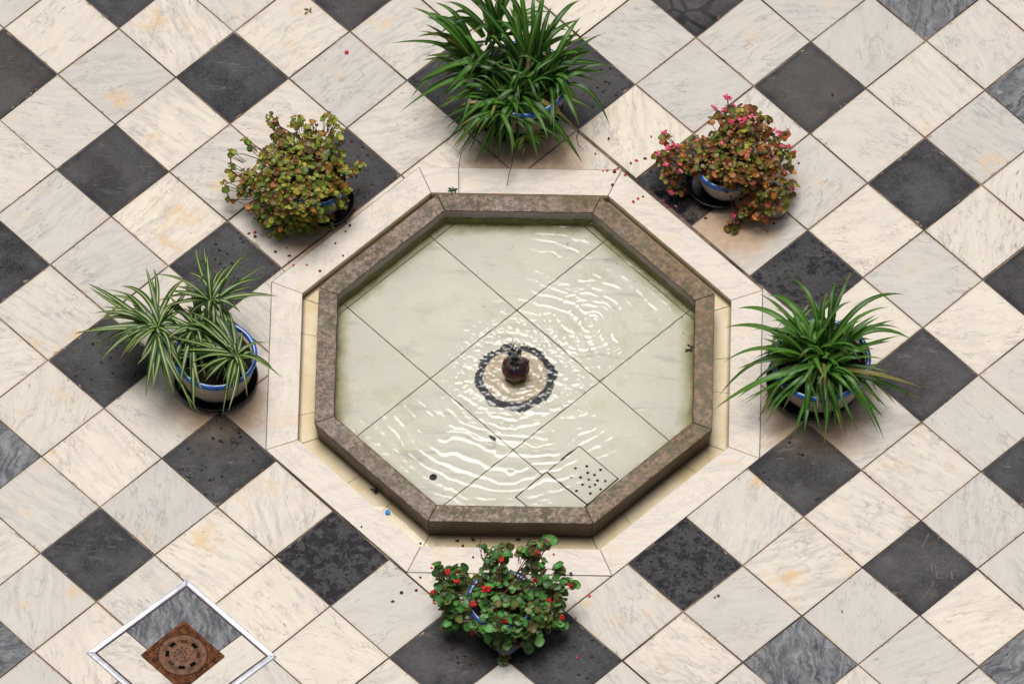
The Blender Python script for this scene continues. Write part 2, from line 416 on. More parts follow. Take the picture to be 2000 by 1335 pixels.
def make_basin_floor():
    n = NT('basin_marble'); P = n.pos(); rnd = n.attr('rnd')
    V = n.vmath('ADD', P, n.comb(n.math('MULTIPLY', rnd, 31.0), n.math('MULTIPLY', rnd, 17.0), 0.0))
    st = n.noise(n.map(V, rot=(0, 0, -0.85), scale=(2, 9, 2)), 2.0, 4, 0.6, 0.6)
    c = n.mix(n.ss(n.noise(V, 4, 4), 0.35, 0.7), (0.83, 0.81, 0.74), (0.89, 0.86, 0.77))
    c = n.mix(n.ss(st, 0.56, 0.76, 0, 0.5), c, (0.45, 0.47, 0.42))
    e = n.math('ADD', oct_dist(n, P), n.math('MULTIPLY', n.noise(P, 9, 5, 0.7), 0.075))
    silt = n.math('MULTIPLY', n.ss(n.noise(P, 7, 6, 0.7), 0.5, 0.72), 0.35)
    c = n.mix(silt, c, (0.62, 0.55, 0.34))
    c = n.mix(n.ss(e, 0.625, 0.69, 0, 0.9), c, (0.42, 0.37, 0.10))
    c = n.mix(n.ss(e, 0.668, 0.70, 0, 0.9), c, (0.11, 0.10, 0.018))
    c = n.mix(n.ss(n.noise(P, 130, 2), 0.72, 0.78, 0, 0.6), c, (0.2, 0.17, 0.1))
    return n.done(n.bsdf(c, 0.5, 0.3))

def make_gutter():
    n = NT('gutter_marble'); P = n.pos()
    e = oct_dist(n, P)
    c = n.mix(n.ss(n.noise(P, 6, 5, 0.65), 0.35, 0.68), (0.70, 0.62, 0.46), (0.62, 0.50, 0.29))
    c = n.mix(n.ss(n.noise(n.map(P, scale=(1, 1, 1)), 20, 4), 0.57, 0.75, 0, 0.45), c, (0.40, 0.30, 0.12))
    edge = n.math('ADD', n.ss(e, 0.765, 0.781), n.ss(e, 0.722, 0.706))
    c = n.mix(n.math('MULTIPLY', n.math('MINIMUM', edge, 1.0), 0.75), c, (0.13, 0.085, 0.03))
    return n.done(n.bsdf(c, 0.4, 0.4))

def make_water(name, tint, bump=0.0, ior=1.33, fior=1.62):
    n = NT(name); P = n.pos()
    nb = None
    if bump:
        nb = n.bump(n.noise(P, 34, 3, 0.6, 0.6), bump, 0.003)
    rf = n.n('ShaderNodeBsdfRefraction'); rf.inputs['IOR'].default_value = ior; rf.inputs['Roughness'].default_value = 0.0; n.setin(rf, 'Color', tint)
    gl = n.n('ShaderNodeBsdfGlossy'); gl.inputs['Roughness'].default_value = 0.075
    fr = n.n('ShaderNodeFresnel'); fr.inputs['IOR'].default_value = fior
    if nb is not None:
        for q in (rf, gl, fr): n.link(nb, q.inputs['Normal'])
    mx = n.n('ShaderNodeMixShader'); n.link(fr.outputs[0], mx.inputs[0]); n.link(rf.outputs[0], mx.inputs[1]); n.link(gl.outputs[0], mx.inputs[2])
    return n.done(mx.outputs[0])

def make_film(name, fior=1.42):
    n = NT(name); P = n.pos()
    tr = n.n('ShaderNodeBsdfTransparent'); tr.inputs[0].default_value = (0.985, 0.98, 0.95, 1)
    gl = n.n('ShaderNodeBsdfGlossy'); gl.inputs['Roughness'].default_value = 0.0
    fr = n.n('ShaderNodeFresnel'); fr.inputs['IOR'].default_value = fior
    nb = n.bump(n.noise(P, 20, 2, 0.5), 0.1, 0.002)
    for q in (gl, fr): n.link(nb, q.inputs['Normal'])
    mx = n.n('ShaderNodeMixShader'); n.link(fr.outputs[0], mx.inputs[0]); n.link(tr.outputs[0], mx.inputs[1]); n.link(gl.outputs[0], mx.inputs[2])
    return n.done(mx.outputs[0])

def simple(name, col, rough=0.5, spec=0.5, metal=0.0, var=0.25, scale=30, bump=0.0, coat=None):
    n = NT(name); P = n.pos()
    f = n.noise(P, scale, 4, 0.65)
    c = n.mix(n.ss(f, 0.3, 0.7), tuple(v*(1-var) for v in col), tuple(min(1, v*(1+var)) for v in col))
    nb = n.bump(f, bump, 0.002) if bump else None
    return n.done(n.bsdf(c, rough, spec, metal, nb, coat))

def make_leaf(name, stripe, stripe_col, trans=0.3, edge=None):
    n = NT(name); c = n.attr('lc', 'Color'); mid = n.attr('mid')
    P = n.pos()
    c = n.mix(n.ss(n.noise(P, 55, 3), 0.35, 0.7, 0, 0.4), c, n.mix(0.5, c, (0.0, 0.0, 0.0)))
    if stripe: c = n.mix(n.math('MULTIPLY', n.ss(mid, 0.60, 0.95), stripe), c, stripe_col)
    if edge: c = n.mix(n.ss(mid, 0.0, 0.42, edge[0], 0.0), c, edge[1])
    b = n.bsdf(c, 0.38, 0.3, normal=n.bump(n.math('ADD', n.noise(P, 90, 2), mid), 0.25, 0.002))
    t = n.n('ShaderNodeBsdfTranslucent'); n.setin(t, 'Color', n.mix(0.35, c, (0.35, 0.45, 0.05)))
    mx = n.n('ShaderNodeMixShader'); mx.inputs[0].default_value = trans
    n.link(b, mx.inputs[1]); n.link(t.outputs[0], mx.inputs[2])
    return n.done(mx.outputs[0])

M = {}
M['floor'] = make_floor_mat(); M['grout'] = make_grout(); M['border'] = make_border(); M['rim'] = make_rim()
M['wall'] = make_basin_wall(); M['bfloor'] = make_basin_floor(); M['gutter'] = make_gutter()
M['water'] = make_water('rippling_water', (0.985, 0.99, 0.94), 0.0)
M['gwater'] = make_film('gutter_water')
M['jet'] = make_water('jet_water', (0.97, 0.98, 0.98), 0.0, 1.33, 1.4)
M['bgrout'] = simple('basin_joint', (0.10, 0.105, 0.04), 0.8, 0.2, var=0.7, scale=60)
M['black'] = simple('black_void', (0.004, 0.004, 0.005), 1.0, 0.05)
M['inlay'] = simple('black_inlay', (0.022, 0.026, 0.034), 0.3, 0.5, var=1.0, scale=60)
M['bronze'] = simple('wet_bronze', (0.075, 0.017, 0.008), 0.25, 0.5, var=0.7, scale=30, coat=0.3)
M['darkmetal'] = simple('dark_wet_metal', (0.018, 0.015, 0.013), 0.2, 0.7, var=0.5)
M['mossy'] = simple('mossy_stone', (0.10, 0.09, 0.03), 0.6, 0.4, var=0.8, scale=70, bump=0.6)
M['ceram'] = simple('cream_ceramic', (0.52, 0.42, 0.31), 0.3, 0.5, var=0.14, scale=18)
M['blue'] = simple('blue_glaze', (0.022, 0.13, 0.46), 0.15, 0.6, var=0.45, scale=25)
M['pale'] = simple('pale_glaze', (0.60, 0.66, 0.72), 0.2, 0.6, var=0.12)
M['saucer'] = simple('black_plastic', (0.008, 0.007, 0.007), 0.22, 0.5, var=0.4)
M['soil'] = simple('potting_soil', (0.014, 0.008, 0.005), 0.95, 0.2, var=0.9, scale=110, bump=0.9)
M['stem'] = simple('begonia_stem', (0.10, 0.035, 0.022), 0.5, 0.4, var=0.4)
M['runner'] = simple('dry_runner', (0.05, 0.032, 0.016), 0.7, 0.3, var=0.4)
n_ = NT('painted_frame'); P_ = n_.pos()
c_ = n_.mix(n_.ss(n_.noise(P_, 24, 5, 0.7), 0.35, 0.7), (0.50, 0.51, 0.54), (0.74, 0.75, 0.78))
c_ = n_.mix(n_.ss(n_.noise(P_, 60, 5, 0.8), 0.58, 0.72, 0, 0.7), c_, (0.28, 0.20, 0.13))
M['alu'] = n_.done(n_.bsdf(c_, 0.32, 0.5, 0.35))
M['rust'] = simple('rusted_iron', (0.115, 0.040, 0.013), 0.85, 0.25, var=0.8, scale=38, bump=0.9)
M['rust2'] = simple('worn_rust', (0.15, 0.066, 0.030), 0.6, 0.3, var=0.5, scale=55, bump=0.5)
M['rust3'] = simple('dark_rust', (0.055, 0.018, 0.008), 0.8, 0.3, var=0.5, scale=60)
M['pink'] = simple('pink_petal', (0.70, 0.055, 0.13), 0.5, 0.3, var=0.25, scale=90)
M['ppale'] = simple('pale_pink_petal', (0.78, 0.24, 0.28), 0.5, 0.3, var=0.2, scale=90)
M['red'] = simple('red_petal', (0.58, 0.02, 0.014), 0.5, 0.3, var=0.25, scale=90)
M['maroon'] = simple('withered_petal', (0.12, 0.014, 0.010), 0.7, 0.3, var=0.4, scale=90)
M['tan'] = simple('dry_leaf', (0.36, 0.22, 0.11), 0.7, 0.3, var=0.3, scale=60)
M['dead'] = simple('rotten_leaf', (0.012, 0.012, 0.010), 0.25, 0.5, var=0.6, scale=60)
M['sp_dark'] = make_leaf('spider_leaf_green', 0.5, (0.22, 0.38, 0.07), 0.18)  # solid green blade; its lighter centre sheen is painted as a stripe
M['sp_var'] = make_leaf('spider_leaf_striped', 0.9, (0.50, 0.56, 0.19), 0.22)
M['bg_olive'] = make_leaf('begonia_leaf_olive', 0.25, (0.34, 0.36, 0.06), 0.22, (0.55, (0.09, 0.03, 0.008)))
M['bg_green'] = make_leaf('begonia_leaf_green', 0.30, (0.12, 0.30, 0.09), 0.2, (0.6, (0.10, 0.035, 0.012)))

# ------------------------------------------------------------------ paving
T = 0.30; G = T/math.sqrt(2); DEL = 0.0125
def lat(p, q):
    u = p-q
    s = 0 if u == 1 else (1 if u <= 0 else -1)
    dp = s*(DEL if p % 2 == 0 else -DEL); dq = s*(DEL if q % 2 == 0 else -DEL)
    r1 = random.Random(p*131+q*7919); dp += r1.uniform(-.008, .008); dq += r1.uniform(-.008, .008)
    P, Q = p+2.5+dp, q+3.5+dq
    return Vector(((P-Q)*G, -(P+Q)*G))
def cell_at(x, y):
    s = x/G; d = -y/G
    return math.floor((s+d)/2-2.5), math.floor((d-s)/2-3.5)
def is_black(i, j):
    u = i-j
    if u <= 0: return i % 2 == 0 and j % 2 == 0
    if u >= 2: return i % 2 == 1 and j % 2 == 1
    return False
def clip_half(poly, nx, ny, d, keep_inside):
    out = []; k = len(poly)
    f = [(p[0]-OCT_C.x)*nx + (p[1]-OCT_C.y)*ny - d for p in poly]
    if not keep_inside: f = [-v for v in f]
    for i in range(k):
        a, b = poly[i], poly[(i+1) % k]; fa, fb = f[i], f[(i+1) % k]
        if fa <= 0: out.append(a)
        if (fa < 0 < fb) or (fb < 0 < fa):
            t = fa/(fa-fb); out.append(tuple(a[m]+(b[m]-a[m])*t for m in range(len(a))))
    return out
def minus_oct(poly, ap):
    pieces = []; rest = poly
    for k in range(8):
        a = k*math.pi/4; nx, ny = math.cos(a), math.sin(a)
        o = clip_half(rest, nx, ny, ap, False)
        if len(o) >= 3: pieces.append(o)
        rest = clip_half(rest, nx, ny, ap, True)
        if len(rest) < 3: break
    return pieces
def in_oct(poly, ap):
    for k in range(8):
        a = k*math.pi/4
        poly = clip_half(poly, math.cos(a), math.sin(a), ap, True)
        if len(poly) < 3: return []
    return poly
def octa(R, z=None, c=OCT_C):
    o = []
    for k in range(8):
        a = math.radians(22.5+45*k); p = (c.x+R*math.cos(a), c.y+R*math.sin(a))
        o.append(p if z is None else (*p, z))
    return o

special = {}
def sp(x, y, **kw):
    w = px(x, y); special.setdefault(cell_at(w.x, w.y), {}).update(kw)
for x, y in ((1560,1285),(10,885),(5,1285),(1825,20),(1990,175),(1985,1285)): sp(x, y, kind=2.0)
sp(1365, 10, crack=1.0, tone=0.5)
for x, y, t in ((30,130,1.0),(1585,172,0.9),(690,5,0.6),(240,5,0.3),(215,328,.35),(453,147,.1),(1795,1103,.35),(1810,360,.2),(35,507,.05),(190,1082,.1),(1565,908,.3)): sp(x, y, tone=t)
for x, y, t in ((310,975,-0.35),(680,150,0.05),(1905,1010,0.1),(90,1180,.3),(1840,280,.0),(1750,500,.15),(1900,800,.25)): sp(x, y, tone=t)
for x, y, t in ((330,240,.95),(420,1075,1.15),(540,1180,1.1),(640,1290,1.0),(150,1260,1.05),(1320,1270,.95),(340,60,.8),(570,70,.8),(660,790,.8),(1480,740,.75),(1680,1005,.8),(640,985,.8),(1000,290,1.2),(930,300,1.2)): sp(x, y, tone=t)
for x, y, w in ((655,1095,.85),(1335,1098,.8),(1570,540,.72),(720,345,.62),(1330,390,.75),(443,510,.42),(432,900,.5),(1565,908,.25),(1100,170,.45),(908,160,.4),(190,705,.25),(880,1270,.15),(1105,1270,.3)): sp(x, y, wet=w)

BORD_OUT, BORD_IN, RIM_OUT, RIM_IN = 0.968, 0.846, 0.781, 0.704
C8 = math.cos(math.pi/8)
GAP = 0.0025
fv = []; ff = []; fa = {k: [] for k in ('kind', 'wet', 'tone', 'rnd', 'crack')}; fuv = []
R0 = 4.3
for i in range(-24, 22):
    for j in range(-24, 22):
        c = (lat(i, j)+lat(i+1, j+1))/2
        if abs(c.x) > R0 or abs(c.y) > R0: continue
        q = [lat(i, j), lat(i, j+1), lat(i+1, j+1), lat(i+1, j)]      # counter-clockwise seen from above
        quv = [(0, 0), (0, 1), (1, 1), (1, 0)]
        cen = sum(q, Vector((0, 0)))/4
        rg = random.Random(i*51+j*1013); shr = 1-2*(GAP+rg.uniform(-.0008, .0012))/T; th_ = rg.uniform(-.003, .003)
        poly = [(cen.x+(p.x-cen.x)*shr-(p.y-cen.y)*th_, cen.y+(p.y-cen.y)*shr+(p.x-cen.x)*th_, *uv) for p, uv in zip(q, quv)]
        near = (cen-Vector(OCT_C[:2])).length < BORD_OUT+T
        pieces = minus_oct(poly, BORD_OUT*C8+0.0025) if near else [poly]
        s = special.get((i, j), {}); rr = random.Random(i*733+j*97)
        bl = is_black(i, j)
        kind = s.get('kind', 1.0 if bl else 0.0)
        if bl and 'kind' not in s and (abs(cen.x) > 2.1 or abs(cen.y) > 1.7) and rr.random() < .25: kind = 2.0
        tone = s.get('tone', rr.uniform(0, .45) if bl else min(1, max(0, rr.gauss(.55, .27))))
        vals = dict(kind=kind, wet=s.get('wet', 0.0), tone=tone, rnd=rr.random(), crack=s.get('crack', 0.0))
        dz = rr.uniform(-.0008, .0008); tx, ty = rr.uniform(-.006, .006), rr.uniform(-.006, .006)
        for pc in pieces:
            if near:
                w_ = min(max((p[0]*math.cos(a_)+p[1]*math.sin(a_)) for p in pc)-min((p[0]*math.cos(a_)+p[1]*math.sin(a_)) for p in pc) for a_ in (0, .7854, 1.5708, 2.3562))
                if w_ < 0.014: continue
            b = len(fv); n_ = len(pc)
            zt = [dz+(p[0]-cen.x)*tx+(p[1]-cen.y)*ty for p in pc]
            fv += [(p[0], p[1], z) for p, z in zip(pc, zt)] + [(p[0], p[1], -0.008) for p in pc]
            ff.append(tuple(range(b, b+n_)))
            for t in range(n_):
                t2 = (t+1) % n_
                ff.append((b+t, b+n_+t, b+n_+t2, b+t2))
            for k, v in vals.items(): fa[k] += [v]*(n_+1)
            fuv += [(p[2], p[3], 0) for p in pc]*2
nt = len(ff)
# mortar bed: ring between the border octagon and a far square-ish octagon
b = len(fv); bo = octa(BORD_OUT-0.02, -0.0028); far = octa(60, -0.0028)
fv += bo + far; fuv += [(0.5, .5, 0)]*16
for k in range(8):
    k2 = (k+1) % 8; ff.append((b+k, b+8+k, b+8+k2, b+k2))
    for a in fa: fa[a].append(0.0)
me = bpy.data.meshes.new('courtyard_floor'); me.from_pydata(fv, [], ff)
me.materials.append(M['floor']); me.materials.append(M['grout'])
me.polygons.foreach_set('material_index', [0]*nt+[1]*8)
for k, vals in fa.items():
    a = me.attributes.new(k, 'FLOAT', 'FACE'); a.data.foreach_set('value', vals)
a = me.attributes.new('tuv', 'FLOAT_VECTOR', 'POINT'); a.data.foreach_set('vector', [c for t in fuv for c in t])
me.update()
floor = bpy.data.objects.new('courtyard_floor', me); COL.objects.link(floor)
mk = MB()
def mark(pts, w=.0016):
    P_ = [px(x, y, 0).xy for x, y in pts]
    for p_, q_ in zip(P_[:-1], P_[1:]):
        d_ = (q_-p_).normalized()*w*.5; s__ = Vector((-d_.y, d_.x))
        mk.add([(*(p_-d_-s__), .0016), (*(q_+d_-s__), .0016), (*(q_+d_+s__), .0016), (*(p_-d_+s__), .0016)], [(0, 1, 2, 3)])
mark([(1833,1104.5),(1844,1103.5),(1839.5,1111.5),(1833,1104.5)]); mark([(1827,1113),(1826.5,1101),(1851,1097.5),(1850,1108),(1845,1116)])
mark([(1819,1101),(1821,1117)], .0035); mark([(1829,1119),(1830,1131),(1838,1128)], .003); mark([(1836,1117),(1841,1122),(1848,1113)]); mark([(1858,1115),(1860,1130)], .0045); mark([(1850,1127),(1838,1131)])
mark([(1824,1134),(1818,1148),(1802,1168)], .0035); mark([(1814,1042),(1802,1068)], .003); mark([(1876,1090),(1864,1108)], .0018)
mko = mk.build('worn_mark', simple('worn_slate', (0.17, 0.155, 0.14), 0.8, 0.2, var=.3, scale=120), floor)
tag(floor, 'chequered courtyard paving of pale marble and dark slate tiles', 'paving', kind='structure')

# ------------------------------------------------------------------ fountain
fountain = empty('fountain', OCT_C, 'octagonal sunken fountain with brown stone rim inside a white marble border', 'fountain')
def trap(k, ro, ri, gap):
    a0, a1 = math.radians(22.5+45*k), math.radians(22.5+45*(k+1))
    P = lambda r, a: Vector((OCT_C.x+r*math.cos(a), OCT_C.y+r*math.sin(a)))
    q = [P(ro, a0), P(ro, a1), P(ri, a1), P(ri, a0)]
    t = (q[1]-q[0]).normalized()*gap
    return [q[0]+t, q[1]-t, q[2]-t, q[3]+t]
for k in range(8):
    m = MB(); m.prism(trap(k, BORD_OUT, BORD_IN, 0.0009), -0.034, 0.0032)
    roughen(m.build('border_slab', M['border'], fountain, bevel=0.0022), 0.0006)
m = MB()
for k in range(8):
    q = trap(k, BORD_IN+0.01, RIM_OUT-0.03, 0.0008); cuts = [0, .22+.2*((k*37) % 10)/10, .62+.2*((k*53) % 10)/10, 1]
    for c0, c1 in zip(cuts[:-1], cuts[1:]):
        gp_ = .0016
        u0, u1 = c0+gp_, c1-gp_
        m.prism([q[0].lerp(q[1], u0), q[0].lerp(q[1], u1), q[3].lerp(q[2], u1), q[3].lerp(q[2], u0)], -0.034, -0.030, 0, False)
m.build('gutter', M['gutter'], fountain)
for k in range(8):
    top = trap(k, RIM_OUT, RIM_IN, 0.0007); bot = trap(k, RIM_OUT-0.016, RIM_IN, 0.0007)
    z1 = 0.078
    v = [(p.x, p.y, -0.034) for p in bot] + [(p.x, p.y, z1-0.030) for p in trap(k, RIM_OUT-0.004, RIM_IN, .0007)] + [(p.x, p.y, z1) for p in top]
    f = [(3, 2, 1, 0), (8, 9, 10, 11)]
    for l in (0, 4):
        f += [(l+t, l+(t+1) % 4, l+4+(t+1) % 4, l+4+t) for t in range(4)]
    m = MB(); m.add(v, f); roughen(m.build('rim_stone', M['rim'], fountain, bevel=0.0034), 0.0016)
m = MB(); wt, wb = octa(RIM_IN-0.0015, 0.0755), octa(RIM_IN-0.0015, -0.03)
for k in range(8):
    k2 = (k+1) % 8; m.add([wt[k], wb[k], wb[k2], wt[k2]], [(0, 1, 2, 3)])
    # slime ledge running along the foot of the wall, uneven
m.build('basin_wall', M['wall'], fountain)
# basin floor: large tiles set diagonally, one centred under the nozzle
BC = Vector((0.006, -0.262)); BT = 0.436; FZ = -0.02
m = MB(); rnds = []
for i in range(-3, 4):
    for j in range(-3, 4):
        c = BC + Vector(((i-j)*BT/math.sqrt(2), -(i+j)*BT/math.sqrt(2)))
        h = BT/math.sqrt(2)-0.0032
        poly = [(c.x, c.y+h), (c.x-h, c.y), (c.x, c.y-h), (c.x+h, c.y)]
        poly = in_oct(poly, RIM_IN*C8+0.01)
        if len(poly) >= 3: m.prism(poly, FZ-0.004, FZ, 0, False, rnd=random.random())
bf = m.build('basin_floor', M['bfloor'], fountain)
m = MB(); m.prism(octa(RIM_IN+0.01), FZ-0.02, FZ-0.0022); m.build('basin_joint', M['bgrout'], fountain)
m = MB(); m.add(octa(BORD_IN+.012, -.0318)+octa(RIM_OUT-.03, -.0318), [(k, (k+1) % 8, 8+(k+1) % 8, 8+k) for k in range(8)]); m.build('gutter_joint', M['bgrout'], fountain)
# drain pieces let into the floor
HW = 0.0
def bp(x, y): p = px(x, y, HW); return Vector((p.x, p.y))
A_, B_, C_, D_ = bp(1130, 868), bp(1067, 920), bp(1148, 985), bp(1208, 933)
E_ = bp(1006, 969); F_ = C_+(E_-B_)
def inset(poly, d):
    c = sum(poly, Vector((0, 0)))/len(poly); return [c+(p-c)*(1-d/((p-c).length)) for p in poly]
def ccw(poly):
    a = sum(poly[i].x*poly[(i+1) % len(poly)].y-poly[(i+1) % len(poly)].x*poly[i].y for i in range(len(poly)))
    return poly if a > 0 else poly[::-1]
for poly, nm in (([A_, B_, C_, D_], 'drain_cover'), ([B_, E_, F_, C_], 'blank_cover')):
    poly = ccw(poly)
    base = [tuple(p) for p in poly]; base = in_oct([tuple(p) for p in inset(poly, -0.001)], RIM_IN*C8)
    m = MB(); m.prism(base, FZ+0.0002, FZ+0.0012, 0, False); gr = m.build(nm+'_joint' if False else 'cover_joint', M['black'], fountain)
    m = MB(); m.prism(in_oct([tuple(p) for p in inset(poly, 0.0052)], RIM_IN*C8), FZ, FZ+0.0022, 0, False, rnd=0.4)
    cov = m.build(nm, M['bfloor'], fountain)
    if nm == 'drain_cover':
        for hx, hy in ((1124,913),(1146,909),(1173,916),(1148,922),(1134,931),(1161,926),(1115,931),(1150,935),(1167,937),(1182,938),(1162,945),(1152,949),(1138,945),(1173,954),(1153,962),(1126,957)):
            p = bp(hx, hy); m = MB(); m.lathe([(0.0, FZ+0.0027), (0.0052, FZ+0.0027), (0.0062, FZ+0.0018)][::-1], (p.x, p.y), 12)
            m.build('drain_hole', M['black'], cov)
p = bp(846, 930); m = MB(); m.lathe([(0.014, FZ-0.001), (0.0135, FZ+0.0012), (0, FZ+0.0012)], (p.x, p.y), 20); m.build('outlet_hole', M['black'], fountain)
p = px(757, 1001, -0.028); m = MB(); m.lathe([(0.010, -0.0302), (0.0095, -0.0200), (0, -0.0200)], (p.x, p.y), 20); m.build('gutter_drain', simple('drain_sky_reflection', (0.0, 0.22, 0.62), 0.4), fountain)  # drain hole; the blue sky reflected in it is painted as plain colour
# nozzle
NC = (0.008, -0.252)
m = MB()
prof = []
n_ = 140; ring_o = []; 
for t in range(n_):
    a = 2*math.pi*t/n_
    w = 1+0.035*math.sin(8*a)+rng.uniform(-.035, .035)
    w2 = 1+rng.uniform(-.04, .04)
    ring_o.append((a, 0.147*w, 0.116*w2))
v = []
for a, ro_, ri_ in ring_o:
    v += [(NC[0]+ro_*math.cos(a), NC[1]+ro_*math.sin(a), FZ+0.0006), (NC[0]+ri_*math.cos(a), NC[1]+ri_*math.sin(a), FZ+0.012)]
m.add(v, [(2*t, 2*((t+1) % n_), 2*((t+1) % n_)+1, 2*t+1) for t in range(n_)])
m.build('inlay_ring', M['inlay'], fountain, smooth=True)
m = MB(); m.lathe([(0.119, FZ), (0.115, FZ+0.012), (0.106, FZ+0.017), (0.03, FZ+0.022)], NC, 64)
m.build('nozzle_plinth', simple('plinth_marble', (0.72, 0.60, 0.45), 0.3, 0.5, var=0.16, scale=22), fountain, smooth=True)
noz = MB(); noz.lathe([(0.043, FZ+0.018), (0.041, 0.012), (0.036, 0.020), (0.030, 0.030), (0, 0.030)], NC, 32, wob=0.03)
noz_o = noz.build('nozzle_base', M['mossy'], fountain, smooth=True)
m = MB(); prof = [(0.020, 0.020), (0.037, 0.028), (0.049, 0.041), (0.052, 0.055), (0.048, 0.069), (0.039, 0.081), (0.027, 0.089), (0.018, 0.094)]
m.lathe(prof, NC, 40); m.build('nozzle_ball', M['bronze'], fountain, smooth=True)
m = MB(); m.lathe([(0.019, 0.094), (0.016, 0.102), (0.012, 0.118), (0.011, 0.136), (0.0135, 0.142), (0.0135, 0.149), (0.006, 0.150), (0, 0.148)], NC, 28)
m.build('nozzle_spout', M['darkmetal'], fountain, smooth=True)

# ------------------------------------------------------------------ water
def vnoise(X, Y, seed):
    r = np.random.default_rng(seed); g = r.random((128, 128))
    xi = np.floor(X).astype(int); yi = np.floor(Y).astype(int); fx = X-xi; fy = Y-yi
    fx = fx*fx*fx*(fx*(6*fx-15)+10); fy = fy*fy*fy*(fy*(6*fy-15)+10)
    a = g[yi % 128, xi % 128]; b_ = g[yi % 128, (xi+1) % 128]; c_ = g[(yi+1) % 128, xi % 128]; d_ = g[(yi+1) % 128, (xi+1) % 128]
    return (a+(b_-a)*fx+(c_-a)*fy+(a-b_-c_+d_)*fx*fy)*2-1
def water_h(X, Y):
    wx = X+0.024*vnoise(X*7+3, Y*7, 1)+0.010*vnoise(X*24, Y*24, 2); wy = Y+0.024*vnoise(X*7, Y*7+9, 3)+0.010*vnoise(X*24, Y*24, 4)
    r1 = np.hypot(wx-NC[0], wy-NC[1]); c2 = px(1150, 640, 0.03); r2 = np.hypot(wx-c2.x, wy-c2.y)
    ang = np.arctan2(Y-NC[1], X-NC[0])
    low = np.clip((-(Y-NC[1])+0.10)/0.35, 0, 1); rightm = np.clip((X+0.15)/0.4, 0, 1)
    calm = 0.24+0.76*np.clip(low+0.75*rightm, 0, 1)
    br = 0.62+0.38*vnoise(X*9+20, Y*9, 5)
    h = calm*br*0.00085*np.sin(2*np.pi*r1/0.044)*np.exp(-np.clip(r1-.15, 0, 9)/.7)
    h += calm*br*0.00042*np.sin(2*np.pi*r1/0.024+1.3)*np.exp(-np.clip(r1-.15, 0, 9)/.45)
    h += 0.00034*np.sin(2*np.pi*r2/0.030)*np.exp(-(r2/.22)**2)*(0.6+.4*vnoise(X*14, Y*14, 6))
    h += 0.00026*np.sin(2*np.pi*r2/0.019)*np.exp(-(r2/.20)**2)
    churn = np.exp(-((r1-.13)/.12)**2)
    h += churn*(0.0008*vnoise(X*52, Y*52, 7)+0.0007*vnoise(X*110, Y*110, 8))
    h += 0.00035*calm*vnoise(X*20+Y*6, Y*38, 9)*np.exp(-r1/.6)+0.00014*calm*vnoise(X*48, Y*70, 12)
    h += 0.0006*vnoise(X*6, Y*6, 10)*calm
    return h
WZ = 0.030; st = 0.0027
xs = np.arange(-0.70, 0.71, st)+OCT_C.x; ys = np.arange(-0.70, 0.71, st)+OCT_C.y
X, Y = np.meshgrid(xs, ys); ap = RIM_IN*C8+0.004
dx, dy = np.abs(X-OCT_C.x), np.abs(Y-OCT_C.y)
inside = np.maximum(np.maximum(dx, dy), (dx+dy)*.70711) < ap
H = WZ+water_h(X, Y)
ny_, nx_ = X.shape; idx = -np.ones(X.shape, int); idx[inside] = np.arange(inside.sum())
V = np.stack([X[inside], Y[inside], H[inside]], 1)
q = np.stack([idx[:-1, :-1], idx[:-1, 1:], idx[1:, 1:], idx[1:, :-1]], -1).reshape(-1, 4); q = q[(q >= 0).all(1)]
me = bpy.data.meshes.new('fountain_water'); me.from_pydata(V.tolist(), [], q.tolist()); me.materials.append(M['water'])
me.polygons.foreach_set('use_smooth', [True]*len(q)); me.update()
wo = bpy.data.objects.new('fountain_water', me); COL.objects.link(wo)
tag(wo, 'clear rippling water filling the octagonal basin', 'water', kind='structure')
# film of water in the gutter; two tilted quads are added to catch the sun's reflection
m = MB()
for k in range(8):
    
    a0, a1 = math.radians(22.5+45*k), math.radians(22.5+45*(k+1))
    N = 40
    for t in range(N):
        f0, f1 = t/N, (t+1)/N
        def pt(r, f):
            c0 = Vector((OCT_C.x+r*math.cos(a0), OCT_C.y+r*math.sin(a0))); c1 = Vector((OCT_C.x+r*math.cos(a1), OCT_C.y+r*math.sin(a1)))
            return c0.lerp(c1, f)
        zi = lambda f: -0.0265
        zo = lambda f: -0.0265
        p = [pt(BORD_IN+.003, f0), pt(BORD_IN+.003, f1), pt(RIM_OUT-.02, f1), pt(RIM_OUT-.02, f0)]
        m.add([(*p[0], zo(f0)), (*p[1], zo(f1)), (*p[2], zi(f1)), (*p[3], zi(f0))], [(0, 1, 2, 3)])
def film(pts):      # (photo x, y, height) quads, tilted to mirror the sun
    m.add([px(x, y, z) for x, y, z in pts], [(0, 1, 2, 3)])
film([(729, 988, -.0262), (803, 1071, -.0262), (843, 1071, -.0205), (760, 990, -.0215)])
film([(1195, 1066, -.0262), (1292, 984, -.0262), (1283, 968, -.0232), (1178, 1058, -.0226)])
gw = m.build('gutter_water', M['gwater'])
tag(gw, 'thin film of water lying in the gutter round the basin', 'water', kind='structure')
